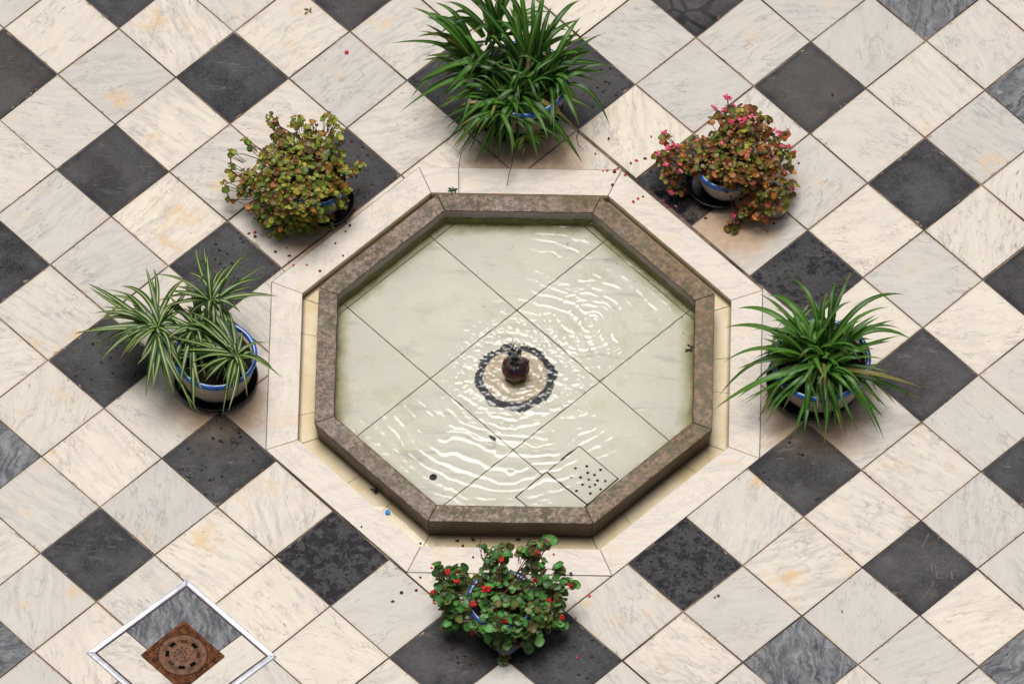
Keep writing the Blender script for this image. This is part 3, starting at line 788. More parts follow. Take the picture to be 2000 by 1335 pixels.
# jet
m = MB(); N = 40; v = []; f = []
rows = [(0.046, 0.082), (0.034, 0.096), (0.024, 0.112), (0.018, 0.130), (0.0165, 0.143), (0.018, 0.154), (0.024, 0.161)]
for a in range(N):
    an = 2*math.pi*a/N
    for ri_, (r, z) in enumerate(rows):
        jr = 1+0.10*math.sin(5*an+ri_)+rng.uniform(-.07, .07)
        zz = z+(0.013*rng.uniform(-1, 1) if ri_ == len(rows)-1 else 0)
        v.append((NC[0]+r*jr*math.cos(an), NC[1]+r*jr*math.sin(an), zz))
k_ = len(rows)
for a in range(N):
    b2 = (a+1) % N
    for t in range(k_-1): f.append((a*k_+t, b2*k_+t, b2*k_+t+1, a*k_+t+1))
m.add(v, f)
for t in range(26):
    an = rng.uniform(0, 6.28); r = rng.uniform(.004, .05); z = 0.165+rng.uniform(-.02, .055)*(1-r/.07)
    m.ball((NC[0]+r*math.cos(an), NC[1]+r*math.sin(an), z), rng.uniform(.0015, .0045), n=8, sq=(1, 1, 1.4))
for t in range(6):
    an = rng.uniform(0, 6.28); m.tube([(NC[0]+.008*math.cos(an), NC[1]+.008*math.sin(an), .150), (NC[0]+.02*math.cos(an), NC[1]+.02*math.sin(an), .165), (NC[0]+.034*math.cos(an), NC[1]+.034*math.sin(an), .168)], [.006, .004, .0015], 6)
jet = m.build('water_jet', M['jet'], loc=(NC[0], NC[1], 0.088), smooth=True)
tag(jet, 'short bubbling jet of water splashing over the bronze nozzle', 'water jet')

# ------------------------------------------------------------------ pots
def pot(root, c, R, h, rb=None):
    """cream glazed bowl with a blue rim band; c = world xy of its axis"""
    rb = rb or 0.74*R; z0 = 0.012
    m = MB()
    out = [(0, z0), (rb*0.9, z0), (rb, z0+0.006)]
    for t in range(1, 9):
        f = t/8; out.append((rb+(R*0.985-rb)*(f**0.62), z0+0.006+(h-0.020-z0)*f))
    th = 0.013
    inn = [(R*0.985-th, h-0.014), (R*0.90-th, h*0.55), (0, h*0.5)]
    m.lathe(out+inn, c, 56)
    p = m.build('pot', M['ceram'], root, loc=(c[0], c[1], z0), smooth=True)
    m = MB(); e = 0.0035
    ringp = [(R*0.985-th-0.001, h-0.022), (R-th-0.002, h-0.006)]
    m.lathe(ringp+[(R-th+.002, h-.001)], c, 56, 0)
    m.lathe([(R-th+.002, h-.001), (R-th+.0055, h)], c, 56, 1)
    m.lathe([(R-th+.0055, h), (R-0.002, h-0.001), (R+e*.4, h-0.006), (R+e*.2, h-0.017), (R*0.985-.001, h-0.019)], c, 56, 0)
    m.build('rim_band', [M['blue'], M['pale']], p, loc=(c[0], c[1], h), smooth=True)
    m = MB(); rs = R-th-0.004; zz = h-0.035; n_ = 30
    v = [(c[0], c[1], zz+.006)]; f = []
    for ring in (0.35, 0.7, 1.0):
        for t in range(n_):
            a = 2*math.pi*t/n_; v.append((c[0]+rs*ring*math.cos(a), c[1]+rs*ring*math.sin(a), zz+rng.uniform(-.004, .006)))
    for t in range(n_):
        t2 = (t+1) % n_; f.append((0, 1+t, 1+t2))
        for l in range(2): f.append((1+l*n_+t, 1+(l+1)*n_+t, 1+(l+1)*n_+t2, 1+l*n_+t2))
    m.add(v, f); m.build('soil', M['soil'], root, loc=(c[0], c[1], zz), smooth=True)
    return p
def saucer(c, R, label):
    m = MB()
    m.lathe([(0, 0.0035), (R*0.80, 0.0035), (R*0.88, 0.004), (R*0.985, 0.034), (R, 0.037), (R*1.02, 0.035), (R*1.012, 0.031), (R*0.93, 0.0015), (0, 0.0015)][::-1], c, 56)
    o = m.build('saucer', M['saucer'], loc=(c[0], c[1], 0.0015), smooth=True)
    return tag(o, label, 'saucer', 'black saucers under the flower pots')

# ------------------------------------------------------------------ spider plants
def bez(p0, p1, p2, t): return p0*(1-t)**2 + p1*2*t*(1-t) + p2*t*t
def blade(m, p0, p1, p2, w, col, n=11, fold=0.22, twist=0.0):
    """strap leaf along a quadratic curve"""
    xs_ = (-1, -0.42, 0, 0.42, 1); mids = (0.0, 0.62, 1.0, 0.62, 0.0)
    v = []; mid = []; f = []
    for i in range(n+1):
        t = i/n; p = bez(p0, p1, p2, t); d = (bez(p0, p1, p2, min(1, t+.02))-bez(p0, p1, p2, max(0, t-.02)))
        if d.length < 1e-7: d = Vector((1, 0, 0))
        d.normalize()
        s = d.cross(Vector((0, 0, 1)))
        if s.length < .05: s = Vector((1, 0, 0))
        s.normalize(); nrm = s.cross(d).normalized()
        tw = twist*t; s2 = s*math.cos(tw)+nrm*math.sin(tw); n2 = nrm*math.cos(tw)-s*math.sin(tw)
        prof = (0.55+0.45*min(1, t/0.25))*(1-max(0, (t-0.35)/0.65)**2.3) if t < 1 else 0
        ww = w*0.5*max(prof, 0.02)
        for x_, md in zip(xs_, mids):
            v.append(p+s2*(x_*ww)+n2*(abs(x_)*fold*ww)); mid.append(md)
    for i in range(n):
        for k in range(4):
            a = i*5+k; f.append((a, a+1, a+6, a+5))
    lc = [col]*len(v); q_ = random.random()
    if q_ < .4:
        k_ = 2 if q_ < .25 else 3
        for i in range(n+1-k_, n+1):
            for e_ in range(5): lc[i*5+e_] = (.20, .13, .035) if i > n-2 else tuple((a_+b_)/2 for a_, b_ in zip(col, (.22, .2, .04)))
    m.add(v, f, 0, lc=lc, mid=mid)
def arch(m, base, tip, lift, w, col, r=random, n=11, along=0.5):
    base = Vector(base); tip = Vector(tip)
    ctl = base.lerp(tip, along); ctl.z = max(base.z, tip.z)+lift
    ctl.z += r.uniform(-.02, .02)
    off = Vector((tip.y-base.y, base.x-tip.x, 0))*r.gauss(0, .10); ctl += off
    blade(m, base, ctl, tip, w, col, n, twist=r.uniform(-.5, .5))
def green(r, a=(0.012, 0.066, 0.007), b=(0.075, 0.220, 0.020)):
    if r.random() < .02: return (.26, .19, .05)
    t = r.random()**1.3; return tuple(x+(y-x)*t for x, y in zip(a, b))

# right: green plant with long arching leaves
r = random.Random(3)
c = px(1604, 700, .17); cR = (c.x, c.y)
saucer((px(1589, 742, .03).x, px(1589, 742, .03).y), 0.170, 'black saucer under the spider plant pot right of the fountain')
t_ = empty('potted_spider_plant', (c.x, c.y, 0.012), 'green spider plant with loose arching leaves in the pot right of the fountain', 'potted plant', 'spider plants in blue rimmed pots')
pot(t_, cR, 0.180, .17)
m = MB()
tips = [(1663,532,.33,.10),(1634,547,.33,.10),(1545,544,.30,.12),(1500,577,.22,.2),(1483,574,.20,.2),(1440,602,.22,.16),(1414,640,.16,.20),(1412,708,.16,.16),(1440,720,.2,.1),
 (1403,774,.09,.20),(1394,800,.06,.22),(1480,823,.07,.2),(1493,787,.1,.16),(1527,804,.1,.15),(1569,860,.05,.2),(1618,849,.06,.2),(1654,854,.05,.2),(1728,860,.05,.24),(1716,847,.05,.22),
 (1802,780,.10,.2),(1807,759,.13,.18),(1781,663,.18,.18),(1760,655,.2,.16),(1762,643,.16,.2),(1766,575,.26,.14),(1736,600,.36,.08),(1665,589,.33,.08),(1532,589,.25,.12),(1700,690,.26,.1),(1750,625,.27,.1)]
for x, y, h, lift in tips:
    b_ = Vector((c.x-0.005+r.uniform(-.035, .035), c.y-0.02+r.uniform(-.03, .03), .14))
    arch(m, b_, px(x, y, h), lift*r.uniform(.7, 1.0), r.uniform(.018, .025), green(r), r, 13)
for k in range(26):
    a = r.uniform(3.3, 6.2); L = r.uniform(.22, .34)
    b_ = Vector((c.x+r.uniform(-.05, .05), c.y+r.uniform(-.05, .03), .14))
    arch(m, b_, (c.x+L*math.cos(a), c.y-.02+L*math.sin(a)*.9, r.uniform(.05, .15)), r.uniform(.06, .13), r.uniform(.014, .021), green(r), r, 11)
for k in range(110):
    a = r.uniform(0, 6.28); L = r.uniform(.09, .27)
    b_ = Vector((c.x+r.uniform(-.06, .05), c.y+r.uniform(-.05, .04), .14))
    arch(m, b_, (c.x+L*math.cos(a), c.y+L*math.sin(a)*.9, r.uniform(.16, .30)), r.uniform(.02, .10), r.uniform(.013, .022), green(r), r, 9)
m.build('foliage', M['sp_dark'], t_, loc=(c.x, c.y, .14), smooth=True)
for cx_, cy_, n_, s_ in ((1555,640,14,.085),(1515,690,8,.06),(1690,735,9,.085),(1560,690,10,.09),(1650,720,8,.09)):
    p0 = px(cx_, cy_, .15); p0.z = .15; m = MB()
    for k in range(n_):
        a = r.uniform(0, 6.28); L = s_*r.uniform(.5, 1.1)
        arch(m, p0+Vector((r.uniform(-.01, .01), r.uniform(-.01, .01), 0)), p0+Vector((L*math.cos(a), L*math.sin(a), r.uniform(-.02, .05))), r.uniform(.02, .06), r.uniform(.009, .014), green(r, (.03, .08, .015), (.07, .14, .03)), r, 8)
    m.build('young_shoot', M['sp_var'], t_, loc=p0, smooth=True)

# left: striped plant made of several rosettes
r = random.Random(5)
c = px(421, 690, .17); cL = (c.x, c.y)
saucer((px(421, 735, .03).x, px(421, 735, .03).y), 0.152, 'black saucer under the spider plant pot left of the fountain')
t_ = empty('potted_spider_plant', (c.x, c.y, 0.012), 'cream striped spider plant with several rosettes spilling left from its pot', 'potted plant', 'spider plants in blue rimmed pots')
pot(t_, cL, 0.151, .17)
ros = [((307, 640), .20, [(170,553),(200,565),(234,559),(300,523),(363,545),(183,611),(195,625),(144,650),(184,680),(206,690),(236,699),(250,690),(296,761),(300,766),(331,721),(378,804),(340,770),(298,545),(340,590),(230,640),(290,720),(380,760)], .022),
       ((414, 588), .24, [(382,484),(398,482),(405,500),(479,497),(519,519),(513,545),(500,560),(543,579),(498,581),(300,536),(326,568),(300,592),(365,560),(450,540),(470,610),(400,640),(440,650),(455,520)], .021),
       ((461, 697), .21, [(532,718),(552,738),(434,813),(446,802),(483,774),(464,772),(397,740),(472,656),(524,669),(420,690),(500,690),(410,720),(455,760),(380,650),(350,640),(365,625)], .019),
       ((462, 697), .19, [(330,640),(340,660),(357,600),(393,598),(415,560),(430,605),(350,700),(335,685),(440,600),(376,640),(360,720),(310,655),(405,640),(390,620),(345,620),(425,640),(448,620),(372,665),(400,745),(420,755),(442,765),(384,732),(482,722),(408,725),(430,735)], .022),
       ((385, 640), .19, [(300,600),(355,545),(449,718),(380,800),(340,760),(406,759),(360,690),(330,720),(420,660),(320,670),(445,655),(410,600)], .021)]
for (cx_, cy_), h0, tl, w in ros:
    m = MB(); p0 = px(cx_, cy_, h0)
    for x, y in (tl+[(x_+r.uniform(-16, 16), y_+r.uniform(-14, 14)) for x_, y_ in tl] if cx_ in (462, 307, 385) else tl):
        p2 = px(x, y, max(.05, h0+r.uniform(-.10, .03)))
        arch(m, p0+Vector((r.uniform(-.012, .012), r.uniform(-.012, .012), r.uniform(-.01, .01))), p2, r.uniform(.03, .075), w*r.uniform(.65, .95), green(r, (.014, .062, .010), (.045, .13, .018)), r, 12, r.uniform(.4, .55))
    low_right = cx_ > 440
    for k in range(10 if low_right else 22):
        a = r.uniform(0, 6.28); L = r.uniform(.05, .11) if low_right else r.uniform(.07, .20)
        if cx_ > 380 and math.cos(a) > .2: L *= .6
        arch(m, p0, p0+Vector((L*math.cos(a), L*math.sin(a), r.uniform(-.08, .03))), r.uniform(.02, .06), w*r.uniform(.7, 1.0), green(r, (.012, .05, .012), (.03, .09, .02)), r, 10)
    m.build('leaf_rosette', M['sp_var'], t_, loc=p0, smooth=True)
    s_ = MB(); q0 = Vector((c.x+(p0.x-c.x)*.3, c.y+(p0.y-c.y)*.3, .13))
    s_.tube([q0, q0.lerp(p0, .5)+Vector((0, 0, .03)), p0], [.006, .005, .005], 6); s_.build('stolon', M['runner'], t_, loc=q0)

# top: big dense plant
r = random.Random(11)
c = px(1020, 152, .20); cT = (c.x, c.y)
saucer((px(1010, 205, .03).x, px(1010, 205, .03).y), 0.165, 'black saucer under the big spider plant pot at the far side of the fountain')
t_ = empty('potted_spider_plant', (c.x, c.y, 0.012), 'largest and densest dark green spider plant drooping toward the far edge of the fountain', 'potted plant', 'spider plants in blue rimmed pots')
pot(t_, cT, 0.170, .20)
m = MB()
crowns = [((940, 128), .24, [(805,15,.34),(811,60,.28),(815,70,.26),(825,28,.36),(759,86,.26),(775,225,.10),(800,190,.14),(850,8,.38),(838,40,.33),(843,88,.26),(850,110,.22),(845,140,.20),(820,160,.18),(862,196,.13),(830,32,.36),(880,60,.32),(870,95,.27)]),
 ((1030, 138), .24, [(905,-12,.44),(940,-20,.46),(975,-25,.48),(1040,-15,.46),(1010,-30,.5),(1068,-20,.46),(1137,54,.3),(1135,2,.36),(1131,67,.3),(1077,15,.40),(1090,40,.36),(1110,60,.32),(1170,161,.14),(1189,131,.2),(1160,98,.25),(1150,105,.24),(1115,155,.2),(960,40,.38),(1000,20,.42),(1128,40,.33),(1000,-5,.44),(1055,10,.42)]),
 ((1015, 178), .22, [(871,279,.06),(886,292,.05),(893,307,.03),(905,270,.06),(860,200,.14),(880,215,.11),(895,235,.09),(915,225,.1),(929,322,.03),(935,315,.03),(940,300,.04),(989,307,.04),(1010,290,.05),(1013,268,.07),(962,300,.04),(975,285,.06),(905,255,.07),(880,190,.15),(1103,301,.03),(1139,320,.03),(1131,258,.08),(1085,255,.06),(1073,281,.05),(1095,285,.04),(920,280,.05),(950,300,.04)]),
 ((960, 60), .32, [(870,5,.42),(900,-10,.46),(935,-25,.48),(850,45,.34),(985,-30,.5),(880,30,.40),(860,65,.33),(1015,-20,.48),(925,-15,.47)]),
 ((1070, 150), .23, [(1170,100,.22),(1186,140,.17),(1150,150,.16),(1130,240,.09),(1100,220,.12),(1136,215,.11),(1118,180,.16),(1110,110,.26),(1137,35,.33)])]
crowns.append(((985, 195), .22, [(945,305,.04),(960,310,.03),(915,300,.04),(975,318,.03),(1000,300,.05),(885,280,.06),(870,255,.08),(860,235,.09),(1030,270,.07),(1045,285,.05),(1060,262,.08),(925,285,.06),(850,190,.14),(845,215,.12),(955,255,.1),(985,262,.1),(1010,250,.11),(1035,240,.12),(900,250,.1),(1118,290,.04)]))
for (kx, ky), kh, tl in crowns:
    p0 = px(kx, ky, kh)
    for x, y, h in tl:
        b_ = p0+Vector((r.uniform(-.03, .03), r.uniform(-.02, .02), r.uniform(-.06, 0)))
        arch(m, b_, px(x+r.uniform(-3, 3), y+r.uniform(-3, 3), h), r.uniform(.05, .14), r.uniform(.017, .025), green(r), r, 13, r.uniform(.35, .55))
    for k in range(26):
        a = r.uniform(0, 6.28); L = r.uniform(.10, .27)
        tip = p0+Vector((L*math.cos(a), L*math.sin(a), 0)); tip.z = max(.03, p0.z+.10-L*.85+r.uniform(-.07, .09))
        if a < 3.14 and tip.z < .22: tip.z += .1
        b_ = p0+Vector((r.uniform(-.035, .035), r.uniform(-.03, .03), -.07))
        arch(m, b_, tip, r.uniform(.04, .11), r.uniform(.012, .020), green(r, (.010, .05, .006), (.06, .17, .018)), r, 11)
m_old = px(1131, 256, .05); arch(m, px(1090, 170, .2), px(1131, 250, .04), .07, .020, (.34, .27, .03), r, 12)
m.build('foliage', M['sp_dark'], t_, loc=(c.x, c.y, .18), smooth=True)
for pts in ([(930,262,.10),(900,300,.07),(896,330,.04),(896,376,.006)], [(1004,290,.10),(1000,320,.06),(993,345,.03),(990,363,.008)], [(1131,255,.08),(1126,268,.05),(1130,285,.02),(1139,291,.006)]):
    s_ = MB(); s_.tube([px(*p) for p in pts], [.002, .0016, .0014, .001], 5); s_.build('runner', M['runner'], t_, loc=px(*pts[0]))
for (x, y, h) in ((1035, 262, .10), (1022, 275, .07)):
    p0 = px(x, y, h); m = MB()
    for k in range(9):
        a = r.uniform(3.2, 6.4); L = r.uniform(.04, .08)
        arch(m, p0, p0+Vector((L*math.cos(a), L*math.sin(a), r.uniform(-.05, .02))), .02, .012, green(r, (.12, .2, .02), (.2, .26, .04)), r, 7)
    m.build('plantlet', M['sp_dark'], t_, loc=p0, smooth=True)

# ------------------------------------------------------------------ begonias
def round_leaf(m, p, nrm, rad, col, r):
    nrm = Vector(nrm).normalized(); t = nrm.cross(Vector((r.uniform(-1, 1), r.uniform(-1, 1), r.uniform(-.3, .3))))
    if t.length < .05: t = Vector((1, 0, 0))
    t.normalize(); b_ = nrm.cross(t)
    N = 10; v = [p]; mid = [1.0]; f = []
    cup = r.uniform(-.25, .55); wav = r.uniform(0, 6.28)
    for ring, md in ((0.55, .55), (1.0, 0.0)):
        for k in range(N):
            a = 2*math.pi*k/N
            rr = rad*ring*(1.0 if k else .72)*(1+.06*math.sin(3*a+wav))
            z = cup*rad*ring*ring+(.10*rad*ring*math.sin(2*a+wav))
            v.append(p+t*(rr*math.cos(a))+b_*(rr*math.sin(a))+nrm*z); mid.append(md)
    for k in range(N):
        k2 = (k+1) % N
        f.append((0, 1+k, 1+k2)); f.append((1+k, 1+N+k, 1+N+k2, 1+k2))
    m.add(v, f, 0, lc=[col]*len(v), mid=mid)
def flower(root, p, rad, mats, r, n=6):
    rad *= .82
    m = MB()
    for k in range(n):
        o = Vector((r.uniform(-1, 1), r.uniform(-1, 1), r.uniform(-.2, .8)))*rad*.7
        for q in range(3):
            d = Vector((r.uniform(-1, 1), r.uniform(-1, 1), r.uniform(0, .6))).normalized()*rad*.42
            m.ball(p+o+d, rad*.48, r.randrange(len(mats)), 6, (1, 1, .55))
    m.build('flower', mats, root, loc=p, smooth=True)
def begonia(name, label, pc, ph, R, clumps, holes, pal, rad, mat, stems, seed, density=1.2):
    r = random.Random(seed)
    c = px(pc[0], pc[1], ph)
    root = empty(name, (c.x, c.y, 0.012), label, 'potted plant', 'begonias in blue rimmed pots')
    pot(root, (c.x, c.y), R, ph)
    crown = Vector((c.x, c.y, ph-.02))
    m = MB(); sm = MB()
    for (x, y, rx, ry, h0, h1, n) in clumps:
        cc = px(x, y, (h0+h1)/2)
        for k in range(int(n*density)):
            for _ in range(30):
                a = r.uniform(0, 6.28); q = math.sqrt(r.random())
                X_, Y_ = x+rx*q*math.cos(a), y+ry*q*math.sin(a)
                if not any(((X_-hx)/hrx)**2+((Y_-hy)/hry)**2 < 1 for hx, hy, hrx, hry in holes): break
            h = h0+(h1-h0)*math.sqrt(max(0, 1-q*q))-abs(r.gauss(0, .022))
            h = max(.012, h)
            p = px(X_, Y_, h)
            out = Vector((math.cos(a)*q, -math.sin(a)*q, 0))
            nr = Vector((0, -.12, 1))+out*.55+Vector((r.gauss(0, .38), r.gauss(0, .38), 0))
            cands = pal; col = cands[min(len(cands)-1, int(r.random()*len(cands)))]
            v = r.uniform(.9, 2.5); col = tuple(min(1, x_*v) for x_ in col)
            round_leaf(m, p, nr, rad*(.5+.9*r.random()**1.2), col, r)
            if r.random() < .5:
                base = crown.lerp(cc, .55); base.z = max(.02, p.z-.05)
                sm.tube([p, p.lerp(base, .35)+Vector((0, 0, -.012))], [.0011, .0016], 3)
        if math.hypot(cc.x-crown.x, cc.y-crown.y) > .06:
            mid_ = crown.lerp(cc, .5); mid_.z += .035
            pts = [bez(crown, mid_, cc, t/6) for t in range(7)]
            wob_ = Vector((r.uniform(-1, 1), r.uniform(-1, 1), r.uniform(-.6, .6)))*.022
            pts = [p_+wob_*math.sin(t*1.05)*(1 if t % 2 else .55) for t, p_ in enumerate(pts)]
            sm.tube(pts, [.0034-.00035*t for t in range(7)], 5)
    for pts in stems:
        P_ = [px(*p) for p in pts]; sm.tube(P_, [.0025]*len(P_), 5)
    m.build('foliage', mat, root, loc=crown, smooth=True)
    sm.build('stems', M['stem'], root, loc=crown, smooth=True)
    return root, r

OL = [(.19, .21, .020), (.22, .23, .028), (.21, .21, .025), (.10, .17, .018), (.12, .15, .02), (.24, .20, .03), (.055, .105, .014), (.17, .085, .018), (.09, .035, .014), (.24, .095, .02), (.13, .19, .03)]
left_c = [(585,345,90,88,.12,.26,720),(668,340,16,26,.17,.2,26),(672,366,13,18,.15,.19,18),(640,398,14,8,.13,.17,6),(662,392,18,18,.09,.14,16),(610,420,40,18,.08,.13,34),(560,410,70,45,.05,.15,130),(600,300,75,45,.18,.27,150),(490,355,26,30,.11,.18,30),(529,236,13,16,.20,.24,14),(540,262,16,18,.2,.24,14),(576,238,17,14,.2,.26,14),(612,248,16,14,.22,.26,12),(643,235,12,14,.22,.28,14),(660,265,14,22,.2,.25,14),
          (481,282,10,12,.17,.2,9),(450,302,9,10,.17,.2,7),(452,335,10,20,.14,.17,10),(438,360,7,12,.12,.14,5),(470,372,10,8,.1,.13,6),(450,390,6,5,.06,.08,3),(492,350,18,22,.12,.18,22),(700,326,13,9,.12,.15,9),(683,340,12,12,.12,.15,8),
          (540,450,22,14,.015,.06,18),(600,445,40,14,.03,.08,24),(650,435,12,16,.03,.07,7),(500,400,20,20,.08,.14,20),(655,380,16,18,.1,.17,10)]
root, r = begonia('potted_begonia', 'flowerless olive and bronze leaved begonia at the far left corner of the fountain', (618, 348), .15, .120, left_c, [(640,392,17,13),(656,336,5,8)], OL, .0108, M['bg_olive'],
    [[(500,355,.15),(480,365,.13),(463,391,.07),(450,391,.06),(440,370,.1)], [(490,352,.16),(470,345,.15),(453,335,.15),(450,305,.18)], [(660,395,.1),(676,385,.08),(678,400,.06),(650,415,.05),(625,413,.06)], [(585,270,.24),(560,255,.23),(535,240,.23)]], 21)
OR = [(.18, .19, .022), (.23, .20, .03), (.13, .16, .018), (.24, .095, .020), (.30, .12, .025), (.22, .055, .018), (.10, .022, .010), (.09, .13, .018), (.20, .17, .04), (.05, .035, .010), (.26, .06, .022), (.14, .05, .015)]
right_c = [(1450,305,80,72,.12,.26,430),(1445,245,62,38,.18,.28,90),(1500,340,52,55,.10,.2,100),(1490,395,52,36,.05,.13,85),(1440,222,40,18,.22,.29,30),(1320,315,38,32,.10,.17,60),(1362,305,32,40,.12,.2,66),(1392,335,22,16,.16,.2,22),(1300,275,12,16,.15,.2,7),(1282,305,10,9,.13,.16,6),
           (1310,340,22,18,.08,.13,16),(1325,372,22,8,.03,.06,14),(1548,365,12,16,.04,.08,10),(1530,300,18,40,.12,.2,26),(1534,258,9,8,.2,.24,5),(1430,440,10,12,.014,.04,9),(1455,420,26,14,.02,.07,20),(1360,285,8,12,.18,.2,6),(1495,232,12,10,.22,.25,6)]
root, r = begonia('potted_begonia', 'pink flowering begonia with yellow and rusty leaves at the far right corner of the fountain', (1422, 318), .14, .118, right_c, [(1398,390,22,20),(1478,325,5,11),(1390,362,12,8)], OR, .0122, M['bg_olive'],
    [[(1495,415,.05),(1520,405,.03),(1534,415,.012),(1528,425,.008),(1510,428,.008),(1496,420,.01)], [(1420,222,.27),(1422,205,.28),(1421,193,.28)], [(1360,330,.14),(1330,330,.12),(1300,320,.13)]], 33)
for x, y, h, s in ((1421,191,.29,.014),(1394,211,.28,.012),(1412,217,.28,.014),(1429,240,.28,.013),(1452,235,.28,.017),(1450,243,.27,.013),(1469,228,.28,.012),(1510,254,.24,.009),(1520,262,.24,.012),(1299,262,.2,.014),(1306,291,.18,.015),(1319,286,.18,.013),(1286,300,.17,.012),(1300,324,.15,.013),(1330,335,.15,.010),(1328,323,.16,.009),(1357,333,.17,.011),(1395,333,.2,.010),(1396,319,.21,.009),(1313,376,.06,.012),(1528,287,.2,.011),(1541,287,.2,.010),(1531,335,.15,.012),(1525,372,.1,.010),(1547,371,.08,.014),(1432,423,.05,.012),(1505,404,.06,.012),(1408,280,.25,.010),(1433,205,.28,.009)):
    flower(root, px(x, y, h), s, [M['pink'], M['ppale'], M['pink']], r, 5)
GR = [(.050, .20, .035), (.045, .17, .03), (.07, .23, .045), (.03, .10, .02), (.07, .18, .04), (.10, .14, .03), (.025, .075, .016), (.08, .065, .02)]
bot_c = [(985,1178,105,64,.11,.21,290),(952,1125,22,14,.18,.21,10),(1022,1135,16,14,.17,.2,8),(1010,1225,80,40,.06,.15,85),(1005,1252,50,22,.02,.08,28),(975,1078,26,18,.22,.25,26),(968,1098,22,14,.2,.23,16),(940,1068,8,5,.23,.25,3),(1035,1078,26,14,.22,.26,22),(1050,1062,18,8,.24,.26,10),(1070,1054,13,11,.26,.28,12),(1050,1098,20,12,.2,.24,14),
         (1080,1130,28,20,.16,.22,24),(1116,1136,12,9,.16,.19,7),(1092,1112,10,10,.2,.22,5),(1090,1165,18,26,.12,.18,20),(1090,1215,18,20,.06,.12,16),(868,1150,26,34,.12,.19,40),(854,1112,12,10,.18,.21,9),(895,1120,26,16,.18,.22,24),(880,1212,20,20,.05,.11,22),(984,1288,13,9,.02,.035,4),(975,1105,20,10,.19,.22,10),(1030,1120,14,12,.19,.2,5)]
root, r = begonia('potted_begonia', 'green begonia with small red flowers at the near side of the fountain', (980, 1168), .16, .126, bot_c, [(1030,1125,12,10),(955,1118,14,6),(927,1192,12,9),(1004,1270,22,12)], GR, .0148, M['bg_green'],
    [[(1030,1120,.19),(1045,1100,.22),(1060,1080,.25),(1070,1058,.27)], [(1060,1160,.17),(1085,1145,.19),(1112,1138,.18)], [(975,1130,.19),(985,1100,.22),(970,1080,.24)], [(900,1170,.15),(875,1150,.17),(858,1118,.19)]], 45)
for x, y, h, s in ((949,1150,.25,.019),(893,1137,.2,.014),(925,1178,.2,.013),(985,1213,.17,.017),(991,1206,.17,.013),(1049,1197,.15,.014),(874,1116,.2,.012),(892,1113,.21,.010),(980,1092,.25,.012),(1050,1079,.26,.010),(1070,1055,.28,.009),(1072,1172,.17,.011),(1095,1206,.1,.013),(1014,1260,.05,.010),(846,1158,.15,.010),(1112,1143,.18,.010),(932,1226,.1,.011),(924,1237,.05,.011),(1045,1133,.19,.010)):
    flower(root, px(x, y, h), s, [M['red'], M['red']] if y > 1060 else [M['pink'], M['ppale']], r, 5)
p = px(1405, 352, .03); saucer((p.x, p.y), 0.122, 'black saucer under the pink flowering begonia')
p = px(628, 392, .03); saucer((p.x, p.y), 0.118, 'black saucer under the olive leaved begonia')
p = px(985, 1205, .03); saucer((p.x, p.y), 0.115, 'black saucer under the green begonia with red flowers')

# ------------------------------------------------------------------ hatch and drain grate
top, lef, rig = (px(365, 1130), px(168, 1275), px(541, 1282))
e1 = Vector((rig.x-top.x, rig.y-top.y)); e2 = Vector((lef.x-top.x, lef.y-top.y)); L1, L2 = e1.length, e2.length; e1.normalize(); e2.normalize()
o0 = Vector((top.x, top.y))
def hp(a, b_): return o0+e1*a+e2*b_
ctr = hp(L1/2, L2/2)
hatch = empty('access_hatch', (ctr.x, ctr.y, 0), 'square floor hatch with a bright metal frame and tiled lid', 'hatch cover')
FW = 0.0235
m = MB()
for quad in ([hp(0, 0), hp(0, L2), hp(FW, L2-FW), hp(FW, FW)], [hp(0, L2), hp(L1, L2), hp(L1-FW, L2-FW), hp(FW, L2-FW)], [hp(L1, L2), hp(L1, 0), hp(L1-FW, FW), hp(L1-FW, L2-FW)], [hp(L1, 0), hp(0, 0), hp(FW, FW), hp(L1-FW, FW)]):
    q = ccw(quad); m = MB(); m.prism(q, -0.002, 0.0065, 0, False); m.build('frame_bar', M['alu'], hatch, loc=(q[0].x, q[0].y, 0), bevel=0.0052, smooth=True)
m = MB(); m.prism(ccw([hp(FW*.9, FW*.9), hp(FW*.9, L2-FW*.9), hp(L1-FW*.9, L2-FW*.9), hp(L1-FW*.9, FW*.9)]), -.001, .0016, 0, False); m.build('lid_bed', M['rust3'], hatch)
I0 = FW+.0035; S1, S2 = L1-FW-.0035, L2-FW-.0035; d = I0+.288
def lid(a0, b0, a1, b1, kind, tone, rn):
    g = .0016
    q = [hp(a0+g, b0+g), hp(a0+g, b1-g), hp(a1-g, b1-g), hp(a1-g, b0+g)]
    q = ccw(q); me = bpy.data.meshes.new('lid_tile')
    me.from_pydata([(p.x-ctr.x, p.y-ctr.y, .004) for p in q]+[(p.x-ctr.x, p.y-ctr.y, .001) for p in q], [], [(0, 1, 2, 3), (0, 4, 5, 1), (1, 5, 6, 2), (2, 6, 7, 3), (3, 7, 4, 0)])
    me.materials.append(M['floor'])
    for k, v in dict(kind=kind, wet=0.0, tone=tone, rnd=rn, crack=0.0).items():
        a = me.attributes.new(k, 'FLOAT', 'FACE'); a.data.foreach_set('value', [v]*5)
    a = me.attributes.new('tuv', 'FLOAT_VECTOR', 'POINT'); a.data.foreach_set('vector', [.2, .2, 0, .2, .8, 0, .8, .8, 0, .8, .2, 0]*2)
    o = bpy.data.objects.new('lid_tile', me); COL.objects.link(o); o.parent = hatch
    if kind == 2: o['label'] = 'dark streaked grey marble tile'
